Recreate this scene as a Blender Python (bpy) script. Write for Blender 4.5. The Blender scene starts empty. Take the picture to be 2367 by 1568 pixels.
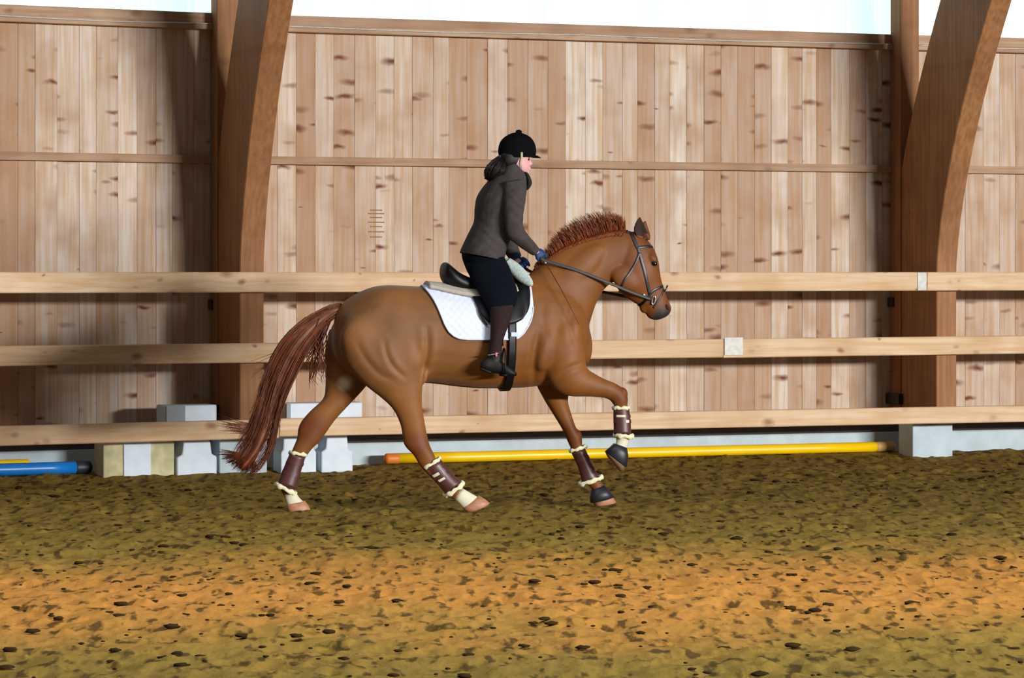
import bpy, bmesh, math, random
import numpy as np
from mathutils import Vector, Matrix
from mathutils.bvhtree import BVHTree

random.seed(7)
rng = np.random.default_rng(11)
SC = bpy.context.scene
COL = SC.collection

# ------------------------------------------------------------------ camera
F_PX, W_PX, H_PX = 7000.0, 2367.0, 1568.0      # focal length in pixels of the photograph
CAM_H, HORIZON = 1.72, 630.0
cam_data = bpy.data.cameras.new('camera')
cam = bpy.data.objects.new('camera', cam_data)
COL.objects.link(cam)
cam.location = (0, 0, CAM_H)
cam.rotation_euler = (math.pi / 2, 0, 0)
cam_data.sensor_fit = 'HORIZONTAL'
cam_data.sensor_width = 36.0
cam_data.lens = 36.0 * F_PX / W_PX
cam_data.shift_y = -(H_PX / 2 - HORIZON) / W_PX
cam_data.clip_end = 300
SC.camera = cam

# ------------------------------------------------------------------ world and light
world = bpy.data.worlds.new('world')
SC.world = world
world.use_nodes = True
bg = world.node_tree.nodes['Background']
bg.inputs[0].default_value = (0.95, 0.95, 1.0, 1)
bg.inputs[1].default_value = 0.095

def area_light(name, loc, target, sx, sy, power, color, spread=180.0):
    d = bpy.data.lights.new(name, 'AREA')
    d.shape = 'RECTANGLE'
    d.size, d.size_y = sx, sy
    d.energy = power
    d.spread = math.radians(spread)
    d.color = color
    o = bpy.data.objects.new(name, d)
    COL.objects.link(o)
    o.location = loc
    o.rotation_euler = (Vector(target) - Vector(loc)).to_track_quat('-Z', 'Y').to_euler()
    return o

# daylight from the glazed end wall to the right
area_light('end_wall_glazing', (39.0, -18.0, 7.4), (0.0, 23.0, 1.6), 18.0, 2.4, 36500, (1.0, 0.98, 0.955))
# ridge skylight of the hall roof
area_light('ridge_skylight', (2.0, 15.5, 8.0), (2.0, 15.6, 0.0), 14.0, 2.0, 480, (0.92, 0.96, 1.0), 110.0)

SC.view_settings.view_transform = 'Standard'
SC.view_settings.look = 'None'
SC.view_settings.gamma = 1.0
SC.view_settings.exposure = 0.0
SC.view_settings.use_curve_mapping = False

# ------------------------------------------------------------------ helpers
def lin(r, g, b):
    def f(c):
        c /= 255.0
        return c / 12.92 if c <= 0.04045 else ((c + 0.055) / 1.055) ** 2.4
    return (f(r), f(g), f(b), 1.0)

def new_mesh(name, verts, faces, smooth=True):
    me = bpy.data.meshes.new(name)
    me.from_pydata([tuple(v) for v in verts], [], [tuple(f) for f in faces])
    me.validate()
    if smooth:
        me.polygons.foreach_set('use_smooth', [True] * len(me.polygons))
    me.update()
    return me

def link(name, me, mat=None, parent=None):
    o = bpy.data.objects.new(name, me)
    COL.objects.link(o)
    if mat is not None and me is not None and len(me.materials) == 0:
        me.materials.append(mat)
    if parent is not None:
        o.parent = parent
    return o

def tag(o, label=None, category=None, group=None, kind=None):
    if label: o['label'] = label
    if category: o['category'] = category
    if group: o['group'] = group
    if kind: o['kind'] = kind
    return o

def empty(name, loc=(0, 0, 0), rz=0.0):
    o = bpy.data.objects.new(name, None)
    COL.objects.link(o)
    o.location = loc
    o.rotation_euler = (0, 0, rz)
    o.empty_display_size = 0.1
    return o

class MB:
    """collects vertices and faces of one mesh"""
    def __init__(self):
        self.v, self.f = [], []
    def add(self, verts, faces):
        n = len(self.v)
        self.v += [tuple(p) for p in verts]
        self.f += [tuple(i + n for i in f) for f in faces]
        return self
    def mesh(self, name, smooth=True):
        return new_mesh(name, self.v, self.f, smooth)

def box_geo(c, ax, ay, az):
    """box from centre and three half vectors"""
    c, ax, ay, az = map(Vector, (c, ax, ay, az))
    v = [c + ax * i + ay * j + az * k for k in (-1, 1) for j in (-1, 1) for i in (-1, 1)]
    f = [(0, 2, 3, 1), (4, 5, 7, 6), (0, 1, 5, 4), (2, 6, 7, 3), (0, 4, 6, 2), (1, 3, 7, 5)]
    return v, f

def bevel_mesh(me, width, seg=2):
    bm = bmesh.new()
    bm.from_mesh(me)
    bmesh.ops.recalc_face_normals(bm, faces=bm.faces)
    bmesh.ops.bevel(bm, geom=list(bm.edges), offset=width, segments=seg, affect='EDGES', profile=0.5)
    bm.to_mesh(me)
    bm.free()
    return me

def bbox_mesh(name, c, ax, ay, az, bev=0.004, seg=2):
    v, f = box_geo(c, ax, ay, az)
    return bevel_mesh(new_mesh(name, v, f, False), bev, seg)

def cr_sections(secs, sub=4):
    """Catmull-Rom resampling of a list of equal-length float tuples"""
    a = np.array(secs, float)
    n = len(a)
    out = []
    for i in range(n - 1):
        p0, p1, p2, p3 = a[max(i - 1, 0)], a[i], a[i + 1], a[min(i + 2, n - 1)]
        for k in range(sub):
            t = k / sub
            out.append(0.5 * ((2 * p1) + (-p0 + p2) * t + (2 * p0 - 5 * p1 + 4 * p2 - p3) * t * t + (-p0 + 3 * p1 - 3 * p2 + p3) * t ** 3))
    out.append(a[-1])
    return out

def loft_rings(rings, close=True):
    """rings: list of lists of points -> verts, faces"""
    n = len(rings[0])
    v = [p for r in rings for p in r]
    f = []
    for i in range(len(rings) - 1):
        for j in range(n):
            a, b = i * n + j, i * n + (j + 1) % n
            f.append((a, b, b + n, a + n))
    if close:
        m = len(v)
        v = v + [sum((Vector(p) for p in rings[0]), Vector()) / n, sum((Vector(p) for p in rings[-1]), Vector()) / n]
        e = (len(rings) - 1) * n
        for j in range(n):
            f.append((m, (j + 1) % n, j))
            f.append((m + 1, e + j, e + (j + 1) % n))
    return v, f

def ell_ring(c, a, b, n=24, p=2.0):
    out = []
    for j in range(n):
        t = 2 * math.pi * j / n
        cs, sn = math.cos(t), math.sin(t)
        cs = math.copysign(abs(cs) ** (2 / p), cs)
        sn = math.copysign(abs(sn) ** (2 / p), sn)
        out.append(Vector(c) + Vector(a) * cs + Vector(b) * sn)
    return out

def tube(points, radii, n=8, close=True):
    pts = [Vector(p) for p in points]
    if not hasattr(radii, '__len__'):
        radii = [radii] * len(pts)
    rings = []
    ref = Vector((0.13, 0.31, 0.94))
    for i, p in enumerate(pts):
        t = (pts[min(i + 1, len(pts) - 1)] - pts[max(i - 1, 0)])
        if t.length < 1e-9: t = Vector((0, 0, 1))
        t.normalize()
        a = ref - t * ref.dot(t)
        if a.length < 1e-3: a = Vector((1, 0, 0)) - t * t.x
        a.normalize()
        b = t.cross(a)
        rings.append(ell_ring(p, a * radii[i], b * radii[i], n))
    return loft_rings(rings, close)

def ellipsoid(c, ax, ay, az, n=16, m=10):
    c, ax, ay, az = map(Vector, (c, ax, ay, az))
    rings = []
    for i in range(1, m):
        t = math.pi * i / m
        rings.append(ell_ring(c + az * math.cos(t), ax * math.sin(t), ay * math.sin(t), n))
    v, f = loft_rings(rings, False)
    k = len(v)
    v = v + [c + az, c - az]
    e = (len(rings) - 1) * n
    for j in range(n):
        f.append((k, (j + 1) % n, j))
        f.append((k + 1, e + j, e + (j + 1) % n))
    return v, f

def remeshed(name, mb, voxel, smooth_iter=6, factor=0.5):
    """union of the collected closed shapes as one continuous smooth mesh"""
    me = mb.mesh(name + '_raw')
    bm = bmesh.new(); bm.from_mesh(me)
    bmesh.ops.recalc_face_normals(bm, faces=bm.faces)
    bm.to_mesh(me); bm.free()
    o = bpy.data.objects.new(name + '_raw', me)
    COL.objects.link(o)
    m = o.modifiers.new('r', 'REMESH'); m.mode = 'VOXEL'; m.voxel_size = voxel; m.use_smooth_shade = True
    if smooth_iter:
        s = o.modifiers.new('s', 'SMOOTH'); s.factor = factor; s.iterations = smooth_iter
    dg = bpy.context.evaluated_depsgraph_get()
    out = bpy.data.meshes.new_from_object(o.evaluated_get(dg), depsgraph=dg)
    out.name = name
    bpy.data.objects.remove(o, do_unlink=True)
    bpy.data.meshes.remove(me)
    out.polygons.foreach_set('use_smooth', [True] * len(out.polygons))
    out.materials.clear()
    return out

# ------------------------------------------------------------------ materials
def mat_new(name):
    m = bpy.data.materials.new(name)
    m.use_nodes = True
    nt = m.node_tree
    b = nt.nodes['Principled BSDF']
    return m, nt, b

def N(nt, typ, **kw):
    n = nt.nodes.new(typ)
    for k, v in kw.items():
        setattr(n, k, v)
    return n

def simple_mat(name, col, rough=0.6, metal=0.0, noise=0.12, scale=30.0, bump=0.0, spec=0.5, sheen=0.0, stretch=(1, 1, 1)):
    m, nt, b = mat_new(name)
    tc = N(nt, 'ShaderNodeTexCoord')
    mp = N(nt, 'ShaderNodeMapping'); mp.inputs['Scale'].default_value = stretch
    nt.links.new(tc.outputs['Object'], mp.inputs[0])
    nz = N(nt, 'ShaderNodeTexNoise'); nz.inputs['Scale'].default_value = scale; nz.inputs['Detail'].default_value = 4
    nt.links.new(mp.outputs[0], nz.inputs['Vector'])
    mr = N(nt, 'ShaderNodeMapRange'); mr.inputs[1].default_value = 0.3; mr.inputs[2].default_value = 0.7
    mr.inputs[3].default_value = 1 - noise; mr.inputs[4].default_value = 1 + noise
    nt.links.new(nz.outputs[0], mr.inputs[0])
    mx = N(nt, 'ShaderNodeVectorMath', operation='SCALE')
    mx.inputs[0].default_value = col[:3]
    nt.links.new(mr.outputs[0], mx.inputs['Scale'])
    nt.links.new(mx.outputs[0], b.inputs['Base Color'])
    b.inputs['Roughness'].default_value = rough
    b.inputs['Metallic'].default_value = metal
    b.inputs['Specular IOR Level'].default_value = spec
    if sheen:
        b.inputs['Sheen Weight'].default_value = sheen
    if bump:
        bp = N(nt, 'ShaderNodeBump'); bp.inputs['Strength'].default_value = bump; bp.inputs['Distance'].default_value = 0.004
        nt.links.new(nz.outputs[0], bp.inputs['Height'])
        nt.links.new(bp.outputs[0], b.inputs['Normal'])
    return m

def wood_mat(name, light, mid, dark, knot, axis='Z', knots=0.5, rough=0.65, grain=28.0, tone=1.0, kscale=3.2):
    """softwood: long streaks along one axis, per-piece tone, dark knots"""
    m, nt, b = mat_new(name)
    L = nt.links.new
    tc = N(nt, 'ShaderNodeTexCoord')
    oi = N(nt, 'ShaderNodeObjectInfo')
    off = N(nt, 'ShaderNodeMath', operation='MULTIPLY'); off.inputs[1].default_value = 73.0
    L(oi.outputs['Random'], off.inputs[0])
    cmb = N(nt, 'ShaderNodeCombineXYZ')
    for i in range(3): L(off.outputs[0], cmb.inputs[i])
    add = N(nt, 'ShaderNodeVectorMath', operation='ADD')
    L(tc.outputs['Object'], add.inputs[0]); L(cmb.outputs[0], add.inputs[1])
    # streaks
    mp = N(nt, 'ShaderNodeMapping')
    mp.inputs['Scale'].default_value = {'Z': (1, 1, 0.045), 'X': (0.045, 1, 1)}[axis]
    L(add.outputs[0], mp.inputs[0])
    n1 = N(nt, 'ShaderNodeTexNoise'); n1.inputs['Scale'].default_value = grain; n1.inputs['Detail'].default_value = 3
    L(mp.outputs[0], n1.inputs['Vector'])
    # blotches
    n2 = N(nt, 'ShaderNodeTexNoise'); n2.inputs['Scale'].default_value = 2.6; n2.inputs['Detail'].default_value = 2
    L(add.outputs[0], n2.inputs['Vector'])
    r1 = N(nt, 'ShaderNodeValToRGB')
    r1.color_ramp.elements[0].position = 0.32; r1.color_ramp.elements[0].color = mid
    r1.color_ramp.elements[1].position = 0.62; r1.color_ramp.elements[1].color = light
    L(n1.outputs[0], r1.inputs[0])
    # per piece tone
    rt = N(nt, 'ShaderNodeMapRange'); rt.inputs[3].default_value = 0.0; rt.inputs[4].default_value = tone
    m3 = N(nt, 'ShaderNodeMath', operation='MULTIPLY'); m3.inputs[1].default_value = 13.7
    fr = N(nt, 'ShaderNodeMath', operation='FRACT')
    L(oi.outputs['Random'], m3.inputs[0]); L(m3.outputs[0], fr.inputs[0]); L(fr.outputs[0], rt.inputs[0])
    mxa = N(nt, 'ShaderNodeMix', data_type='RGBA'); 
    L(rt.outputs[0], mxa.inputs[0]); L(r1.outputs[0], mxa.inputs[6]); mxa.inputs[7].default_value = dark
    r2 = N(nt, 'ShaderNodeMapRange'); r2.inputs[1].default_value = 0.45; r2.inputs[2].default_value = 0.75; r2.inputs[4].default_value = 0.55
    L(n2.outputs[0], r2.inputs[0])
    mxb = N(nt, 'ShaderNodeMix', data_type='RGBA')
    L(r2.outputs[0], mxb.inputs[0]); L(mxa.outputs[2], mxb.inputs[6]); mxb.inputs[7].default_value = dark
    # knots
    nd = N(nt, 'ShaderNodeTexNoise'); nd.inputs['Scale'].default_value = 9.0
    L(add.outputs[0], nd.inputs['Vector'])
    vs = N(nt, 'ShaderNodeVectorMath', operation='MULTIPLY_ADD')
    L(nd.outputs['Color'], vs.inputs[0]); vs.inputs[1].default_value = (0.05, 0.05, 0.05); L(add.outputs[0], vs.inputs[2])
    mk = N(nt, 'ShaderNodeMapping'); mk.inputs['Scale'].default_value = {'Z': (0.6, 0.001, 2.0), 'X': (1.2, 0.001, 1.9)}[axis]
    L(vs.outputs[0], mk.inputs[0])
    vo = N(nt, 'ShaderNodeTexVoronoi'); vo.inputs['Scale'].default_value = kscale
    L(mk.outputs[0], vo.inputs['Vector'])
    sepc = N(nt, 'ShaderNodeSeparateColor'); L(vo.outputs['Color'], sepc.inputs[0])
    size = N(nt, 'ShaderNodeMapRange'); size.inputs[3].default_value = 0.06; size.inputs[4].default_value = 0.34
    L(sepc.outputs[0], size.inputs[0])
    div = N(nt, 'ShaderNodeMath', operation='DIVIDE'); L(vo.outputs['Distance'], div.inputs[0]); L(size.outputs[0], div.inputs[1])
    kr = N(nt, 'ShaderNodeValToRGB')
    kr.color_ramp.elements[0].position = 0.25; kr.color_ramp.elements[0].color = (knots, knots, knots, 1)
    kr.color_ramp.elements[1].position = 1.0; kr.color_ramp.elements[1].color = (0, 0, 0, 1)
    L(div.outputs[0], kr.inputs[0])
    mxc = N(nt, 'ShaderNodeMix', data_type='RGBA')
    L(kr.outputs[0], mxc.inputs[0]); L(mxb.outputs[2], mxc.inputs[6]); mxc.inputs[7].default_value = knot
    L(mxc.outputs[2], b.inputs['Base Color'])
    b.inputs['Roughness'].default_value = rough
    b.inputs['Specular IOR Level'].default_value = 0.3
    bp = N(nt, 'ShaderNodeBump'); bp.inputs['Strength'].default_value = 0.25; bp.inputs['Distance'].default_value = 0.003
    L(n1.outputs[0], bp.inputs['Height']); L(bp.outputs[0], b.inputs['Normal'])
    return m

M = {}
M['plank'] = wood_mat('plank_wood', lin(222, 212, 201), lin(205, 176, 142), lin(164, 118, 80), lin(112, 54, 22), 'Z', 1.0, tone=0.85, kscale=4.0)
M['rail'] = wood_mat('rail_wood', lin(228, 200, 166), lin(212, 174, 132), lin(190, 146, 102), lin(120, 70, 34), 'X', 0.7, tone=0.25, kscale=3.6)
M['beam'] = wood_mat('beam_wood', lin(190, 160, 132), lin(166, 130, 100), lin(140, 100, 72), lin(90, 50, 28), 'X', 0.5, tone=0.4)
M['arch'] = wood_mat('arch_wood', lin(166, 118, 76), lin(142, 95, 56), lin(122, 78, 44), lin(100, 56, 26), 'Z', 0.35, tone=0.4, kscale=2.0)
M['concrete'] = simple_mat('concrete', lin(190, 206, 214), 0.85, noise=0.1, scale=6, bump=0.2)
M['sill'] = simple_mat('sill_steel', lin(84, 78, 74), 0.6, noise=0.12, scale=8)
M['steel'] = simple_mat('dark_steel', lin(46, 44, 46), 0.5, 0.3, noise=0.15)
M['plate'] = simple_mat('zinc_plate', lin(150, 150, 145), 0.5, 0.5, noise=0.15, scale=20)
M['cable'] = simple_mat('cable_grey', lin(190, 186, 180), 0.5)
M['white_block'] = simple_mat('white_plastic_block', lin(206, 220, 232), 0.5, noise=0.06, scale=9)
M['cream_block'] = simple_mat('cream_foam_block', lin(196, 190, 150), 0.9, noise=0.22, scale=9, bump=0.6)
M['grey_block'] = simple_mat('grey_plastic_block', lin(140, 146, 154), 0.6, noise=0.08, scale=9)
M['yellow'] = simple_mat('yellow_paint', lin(250, 205, 6), 0.35, noise=0.05, scale=4)
M['peach'] = simple_mat('worn_pole_end', lin(222, 180, 110), 0.6, noise=0.1, scale=12)
M['orange'] = simple_mat('orange_paint', lin(214, 120, 40), 0.5, noise=0.1, scale=12)
M['blue'] = simple_mat('blue_paint', lin(18, 120, 205), 0.35, noise=0.06, scale=4)
M['dark_end'] = simple_mat('dark_pole_end', lin(40, 48, 62), 0.5)

def window_mat():
    m, nt, b = mat_new('translucent_sheet')
    L = nt.links.new
    tc = N(nt, 'ShaderNodeTexCoord')
    mp = N(nt, 'ShaderNodeMapping'); mp.inputs['Scale'].default_value = (1, 1, 0.02)
    L(tc.outputs['Object'], mp.inputs[0])
    nz = N(nt, 'ShaderNodeTexNoise'); nz.inputs['Scale'].default_value = 2.2; nz.inputs['Detail'].default_value = 1
    L(mp.outputs[0], nz.inputs['Vector'])
    r = N(nt, 'ShaderNodeValToRGB')
    r.color_ramp.elements[0].position = 0.35; r.color_ramp.elements[0].color = (0.66, 1.0, 1.0, 1)
    r.color_ramp.elements[1].position = 0.62; r.color_ramp.elements[1].color = (0.92, 1.0, 1.0, 1)
    L(nz.outputs[0], r.inputs[0])
    b.inputs['Base Color'].default_value = (0.2, 0.25, 0.26, 1)
    L(r.outputs[0], b.inputs['Emission Color'])
    b.inputs['Emission Strength'].default_value = 1.05
    b.inputs['Roughness'].default_value = 0.3
    return m
M['window'] = window_mat()

# ------------------------------------------------------------------ the hall: plan of the long wall
def px_ground(px, depth):
    return Vector(((px - W_PX / 2) / F_PX * depth, depth, 0.0))
RA, RB = px_ground(582, 25.5), px_ground(2188, 27.86)      # front faces of the two arches
D_MID = (RB - RA).normalized()
def nrm(d): return Vector((-d.y, d.x, 0))                  # away from the camera
N_MID = nrm(D_MID)
ARCH_W = 0.9
D_L = Vector((1, 0.50, 0)).normalized()
D_R = Vector((1, 0.33, 0)).normalized()
WA, WB = RA + N_MID * ARCH_W, RB + N_MID * ARCH_W          # wall line at the arches
LEFT_LEN, RIGHT_LEN = 5.2, 4.2
W_PATH = [WA - D_L * LEFT_LEN, WA, WB, WB + D_R * RIGHT_LEN]
BAYS = [(W_PATH[0], D_L, LEFT_LEN), (WA, D_MID, (WB - WA).length), (WB, D_R, RIGHT_LEN)]
R_PATH = [RA - D_L * LEFT_LEN, RA, RB, RB + D_R * RIGHT_LEN]

def at_wall(bay, s, q, z):
    p, d, _ = BAYS[bay]
    return p + d * s - nrm(d) * q + Vector((0, 0, z))

def q_from_wall(x, y):
    """distance in front of the wall line (numpy)"""
    q = None
    for p, d, l in BAYS:
        n = nrm(d)
        qq = -((x - p.x) * n.x + (y - p.y) * n.y)
        q = qq if q is None else np.minimum(q, qq)
    return q

# ------------------------------------------------------------------ floor: loose riding sand with clods and hoof marks
def value_noise(x, y, seed):
    r = np.random.default_rng(seed)
    tab = r.random((256, 256))
    xi, yi = np.floor(x).astype(int), np.floor(y).astype(int)
    fx, fy = x - xi, y - yi
    fx = fx * fx * (3 - 2 * fx); fy = fy * fy * (3 - 2 * fy)
    g = lambda a, b: tab[a % 256, b % 256]
    return (g(xi, yi) * (1 - fx) + g(xi + 1, yi) * fx) * (1 - fy) + (g(xi, yi + 1) * (1 - fx) + g(xi + 1, yi + 1) * fx) * fy

def build_floor():
    rows, cols = 640, 860
    ty = np.linspace(0, 1, rows)
    Y = 10.5 + ty * (31.5 - 10.5)
    half = 2.8 + (Y - 10.5) * 0.30
    tx = np.linspace(-1, 1, cols)
    X = half[:, None] * tx[None, :]
    YY = np.repeat(Y[:, None], cols, 1)
    q = q_from_wall(X, YY)
    z = 0.020 * (value_noise(X * 1.3, YY * 1.1, 1) - 0.5) + 0.022 * (value_noise(X * 4.5, YY * 3.2, 2) - 0.5)
    z += 0.016 * (value_noise(X * 13, YY * 7, 3) - 0.5) + 0.006 * (value_noise(X * 31, YY * 14, 4) - 0.5)
    # clods (raised) and hoof marks (sunk)
    zf = z
    r = np.random.default_rng(5)
    def stamp(cnt, r0, r1, h0, h1, power):
        for _ in range(cnt):
            cy = 10.8 + (r.random() ** 0.85) * 18.0
            hw = 2.8 + (cy - 10.5) * 0.30
            cx = (r.random() * 2 - 1) * hw
            rx = r0 + (r1 - r0) * r.random()
            ry = rx * (0.7 + 0.9 * r.random())
            h = h0 + (h1 - h0) * r.random()
            iy0 = int((cy - 2 * ry - 10.5) / 21.0 * (rows - 1)); iy1 = int((cy + 2 * ry - 10.5) / 21.0 * (rows - 1)) + 2
            ix0 = int(((cx - 2 * rx) / hw * 0.5 + 0.5) * (cols - 1)) - 1; ix1 = int(((cx + 2 * rx) / hw * 0.5 + 0.5) * (cols - 1)) + 2
            iy0, ix0 = max(iy0, 0), max(ix0, 0)
            sx, sy = X[iy0:iy1, ix0:ix1], YY[iy0:iy1, ix0:ix1]
            if sx.size == 0: continue
            d = ((sx - cx) / rx) ** 2 + ((sy - cy) / ry) ** 2
            zf[iy0:iy1, ix0:ix1] += h * np.exp(-d ** power)
    stamp(1500, 0.03, 0.08, -0.030, -0.010, 1.0)
    stamp(5000, 0.018, 0.050, 0.004, 0.016, 1.2)
    bank = np.clip((1.0 - q) / 0.6, 0, 1)
    z += 0.035 * bank * bank * (3 - 2 * bank) - 0.006
    v = np.stack([X, YY, z], -1).reshape(-1, 3)
    i = np.arange(rows * cols).reshape(rows, cols)
    f = np.stack([i[:-1, :-1], i[:-1, 1:], i[1:, 1:], i[1:, :-1]], -1).reshape(-1, 4)
    keep = (q[:-1, :-1].reshape(-1) > -0.25)
    f = f[keep]
    me = bpy.data.meshes.new('floor')
    me.vertices.add(len(v)); me.vertices.foreach_set('co', v.reshape(-1))
    me.loops.add(len(f) * 4); me.loops.foreach_set('vertex_index', f.reshape(-1))
    me.polygons.add(len(f)); me.polygons.foreach_set('loop_start', np.arange(len(f)) * 4)
    me.polygons.foreach_set('use_smooth', np.ones(len(f), bool))
    me.update(calc_edges=True)
    return me

def sand_mat():
    m, nt, b = mat_new('riding_sand')
    L = nt.links.new
    tc = N(nt, 'ShaderNodeTexCoord')
    sep = N(nt, 'ShaderNodeSeparateXYZ'); L(tc.outputs['Object'], sep.inputs[0])
    n1 = N(nt, 'ShaderNodeTexNoise'); n1.inputs['Scale'].default_value = 0.55; n1.inputs['Detail'].default_value = 5
    L(tc.outputs['Object'], n1.inputs['Vector'])
    # lighter orange band across the school, ragged edges
    def math_(op, a, bb):
        n = N(nt, 'ShaderNodeMath', operation=op)
        for k, s in enumerate((a, bb)):
            if s is None: continue
            if isinstance(s, (int, float)): n.inputs[k].default_value = s
            else: L(s, n.inputs[k])
        return n.outputs[0]
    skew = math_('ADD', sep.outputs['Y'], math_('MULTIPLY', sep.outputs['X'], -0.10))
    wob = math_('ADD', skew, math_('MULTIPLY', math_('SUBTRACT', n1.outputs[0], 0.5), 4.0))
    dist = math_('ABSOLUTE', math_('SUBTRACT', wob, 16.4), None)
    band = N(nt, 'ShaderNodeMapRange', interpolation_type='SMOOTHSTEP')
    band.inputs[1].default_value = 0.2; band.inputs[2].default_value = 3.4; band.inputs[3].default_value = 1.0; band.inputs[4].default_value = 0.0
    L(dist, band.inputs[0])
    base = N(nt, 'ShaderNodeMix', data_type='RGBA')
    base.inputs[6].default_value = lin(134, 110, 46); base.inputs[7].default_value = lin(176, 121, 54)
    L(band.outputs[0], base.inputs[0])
    # dark bits, and shaded faces of clods and pits painted into the colour
    n2 = N(nt, 'ShaderNodeTexNoise'); n2.inputs['Scale'].default_value = 13; n2.inputs['Detail'].default_value = 3
    mp2 = N(nt, 'ShaderNodeMapping'); mp2.inputs['Scale'].default_value = (1.0, 0.30, 1.0)
    L(tc.outputs['Object'], mp2.inputs[0]); L(mp2.outputs[0], n2.inputs['Vector'])
    r2 = N(nt, 'ShaderNodeMapRange'); r2.inputs[1].default_value = 0.54; r2.inputs[2].default_value = 0.64; r2.inputs[4].default_value = 0.85
    L(n2.outputs[0], r2.inputs[0])
    mx = N(nt, 'ShaderNodeMix', data_type='RGBA')
    L(r2.outputs[0], mx.inputs[0]); L(base.outputs[2], mx.inputs[6]); mx.inputs[7].default_value = lin(62, 46, 16)
    n3 = N(nt, 'ShaderNodeTexNoise'); n3.inputs['Scale'].default_value = 60; n3.inputs['Detail'].default_value = 3
    L(tc.outputs['Object'], n3.inputs['Vector'])
    vm = N(nt, 'ShaderNodeVectorMath', operation='SCALE')
    r3 = N(nt, 'ShaderNodeMapRange'); r3.inputs[3].default_value = 0.72; r3.inputs[4].default_value = 1.28
    L(n3.outputs[0], r3.inputs[0]); L(mx.outputs[2], vm.inputs[0]); L(r3.outputs[0], vm.inputs['Scale'])
    L(vm.outputs[0], b.inputs['Base Color'])
    b.inputs['Roughness'].default_value = 0.95
    b.inputs['Specular IOR Level'].default_value = 0.1
    bp = N(nt, 'ShaderNodeBump'); bp.inputs['Strength'].default_value = 0.6; bp.inputs['Distance'].default_value = 0.02
    L(n2.outputs[0], bp.inputs['Height']); L(bp.outputs[0], b.inputs['Normal'])
    return m
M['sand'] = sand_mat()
floor = tag(link('floor', build_floor(), M['sand']), 'brown riding sand with clods and a lighter orange band', 'floor', kind='structure')

# dark damp clods strewn over the sand
def build_clods():
    r = np.random.default_rng(21)
    mb = MB()
    for k in range(1100):
        y = 11.0 + r.random() * 16.5
        x = (r.random() * 2 - 1) * (2.6 + (y - 10.5) * 0.26)
        if q_from_wall(np.array(x), np.array(y)) < 1.0: continue
        big = r.random() ** 2.6
        rx = 0.010 + 0.032 * big; ry = rx * (0.6 + 0.5 * r.random()); rz = 0.004 + 0.007 * big
        an = r.random() * 0.8 - 0.4
        v, f = ellipsoid((0, 0, 0), (rx, 0, 0), (0, ry, 0), (0, 0, rz), 7, 5)
        ca, sa = math.cos(an), math.sin(an)
        out = []
        for p in v:
            j = 0.75 + 0.5 * r.random()
            px_, py_, pz_ = p.x * j, p.y * j, p.z * j
            out.append((x + px_ * ca - py_ * sa, y + px_ * sa + py_ * ca, pz_))
        mb.add(out, f)
    return mb.mesh('sand_clods')
M['clod'] = simple_mat('damp_clods', lin(50, 37, 14), 0.95, noise=0.3, scale=20, bump=0.5, spec=0.1)
tag(link('sand_clods', build_clods(), M['clod']), 'dark damp clods strewn over the riding sand', 'clods', kind='stuff')

# ------------------------------------------------------------------ back wall: planks, plinth, sill
Z_CONC, Z_SILL, Z_TOP, Z_WIN, Z_WTOP = 0.215, 0.285, 3.86, 3.97, 5.6
def wall_strip(name, z0, z1, q0, q1, mat, parent=None, bay=None, s0=0.0, s1=None, bev=0.004):
    p, d, l = BAYS[bay]
    if s1 is None: s1 = l
    c = at_wall(bay, (s0 + s1) / 2, (q0 + q1) / 2, (z0 + z1) / 2)
    me = bbox_mesh(name, (0, 0, 0), ((s1 - s0) / 2, 0, 0), (0, abs(q1 - q0) / 2, 0), (0, 0, (z1 - z0) / 2), bev)
    o = link(name, me, mat, parent)
    o.location = c
    o.rotation_euler = (0, 0, math.atan2(d.y, d.x))
    return o

backing = MB()
for bay in range(3):
    p, d, l = BAYS[bay]
    backing.add(*box_geo(at_wall(bay, l / 2, -0.06, (Z_TOP + 0.0) / 2), d * (l / 2 + 0.02), nrm(d) * 0.02, (0, 0, Z_TOP / 2)))
wall = tag(link('wall_back', backing.mesh('wall_back', False), M['beam']), 'long timber hall wall clad with vertical spruce boards', 'wall', kind='structure')
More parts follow.
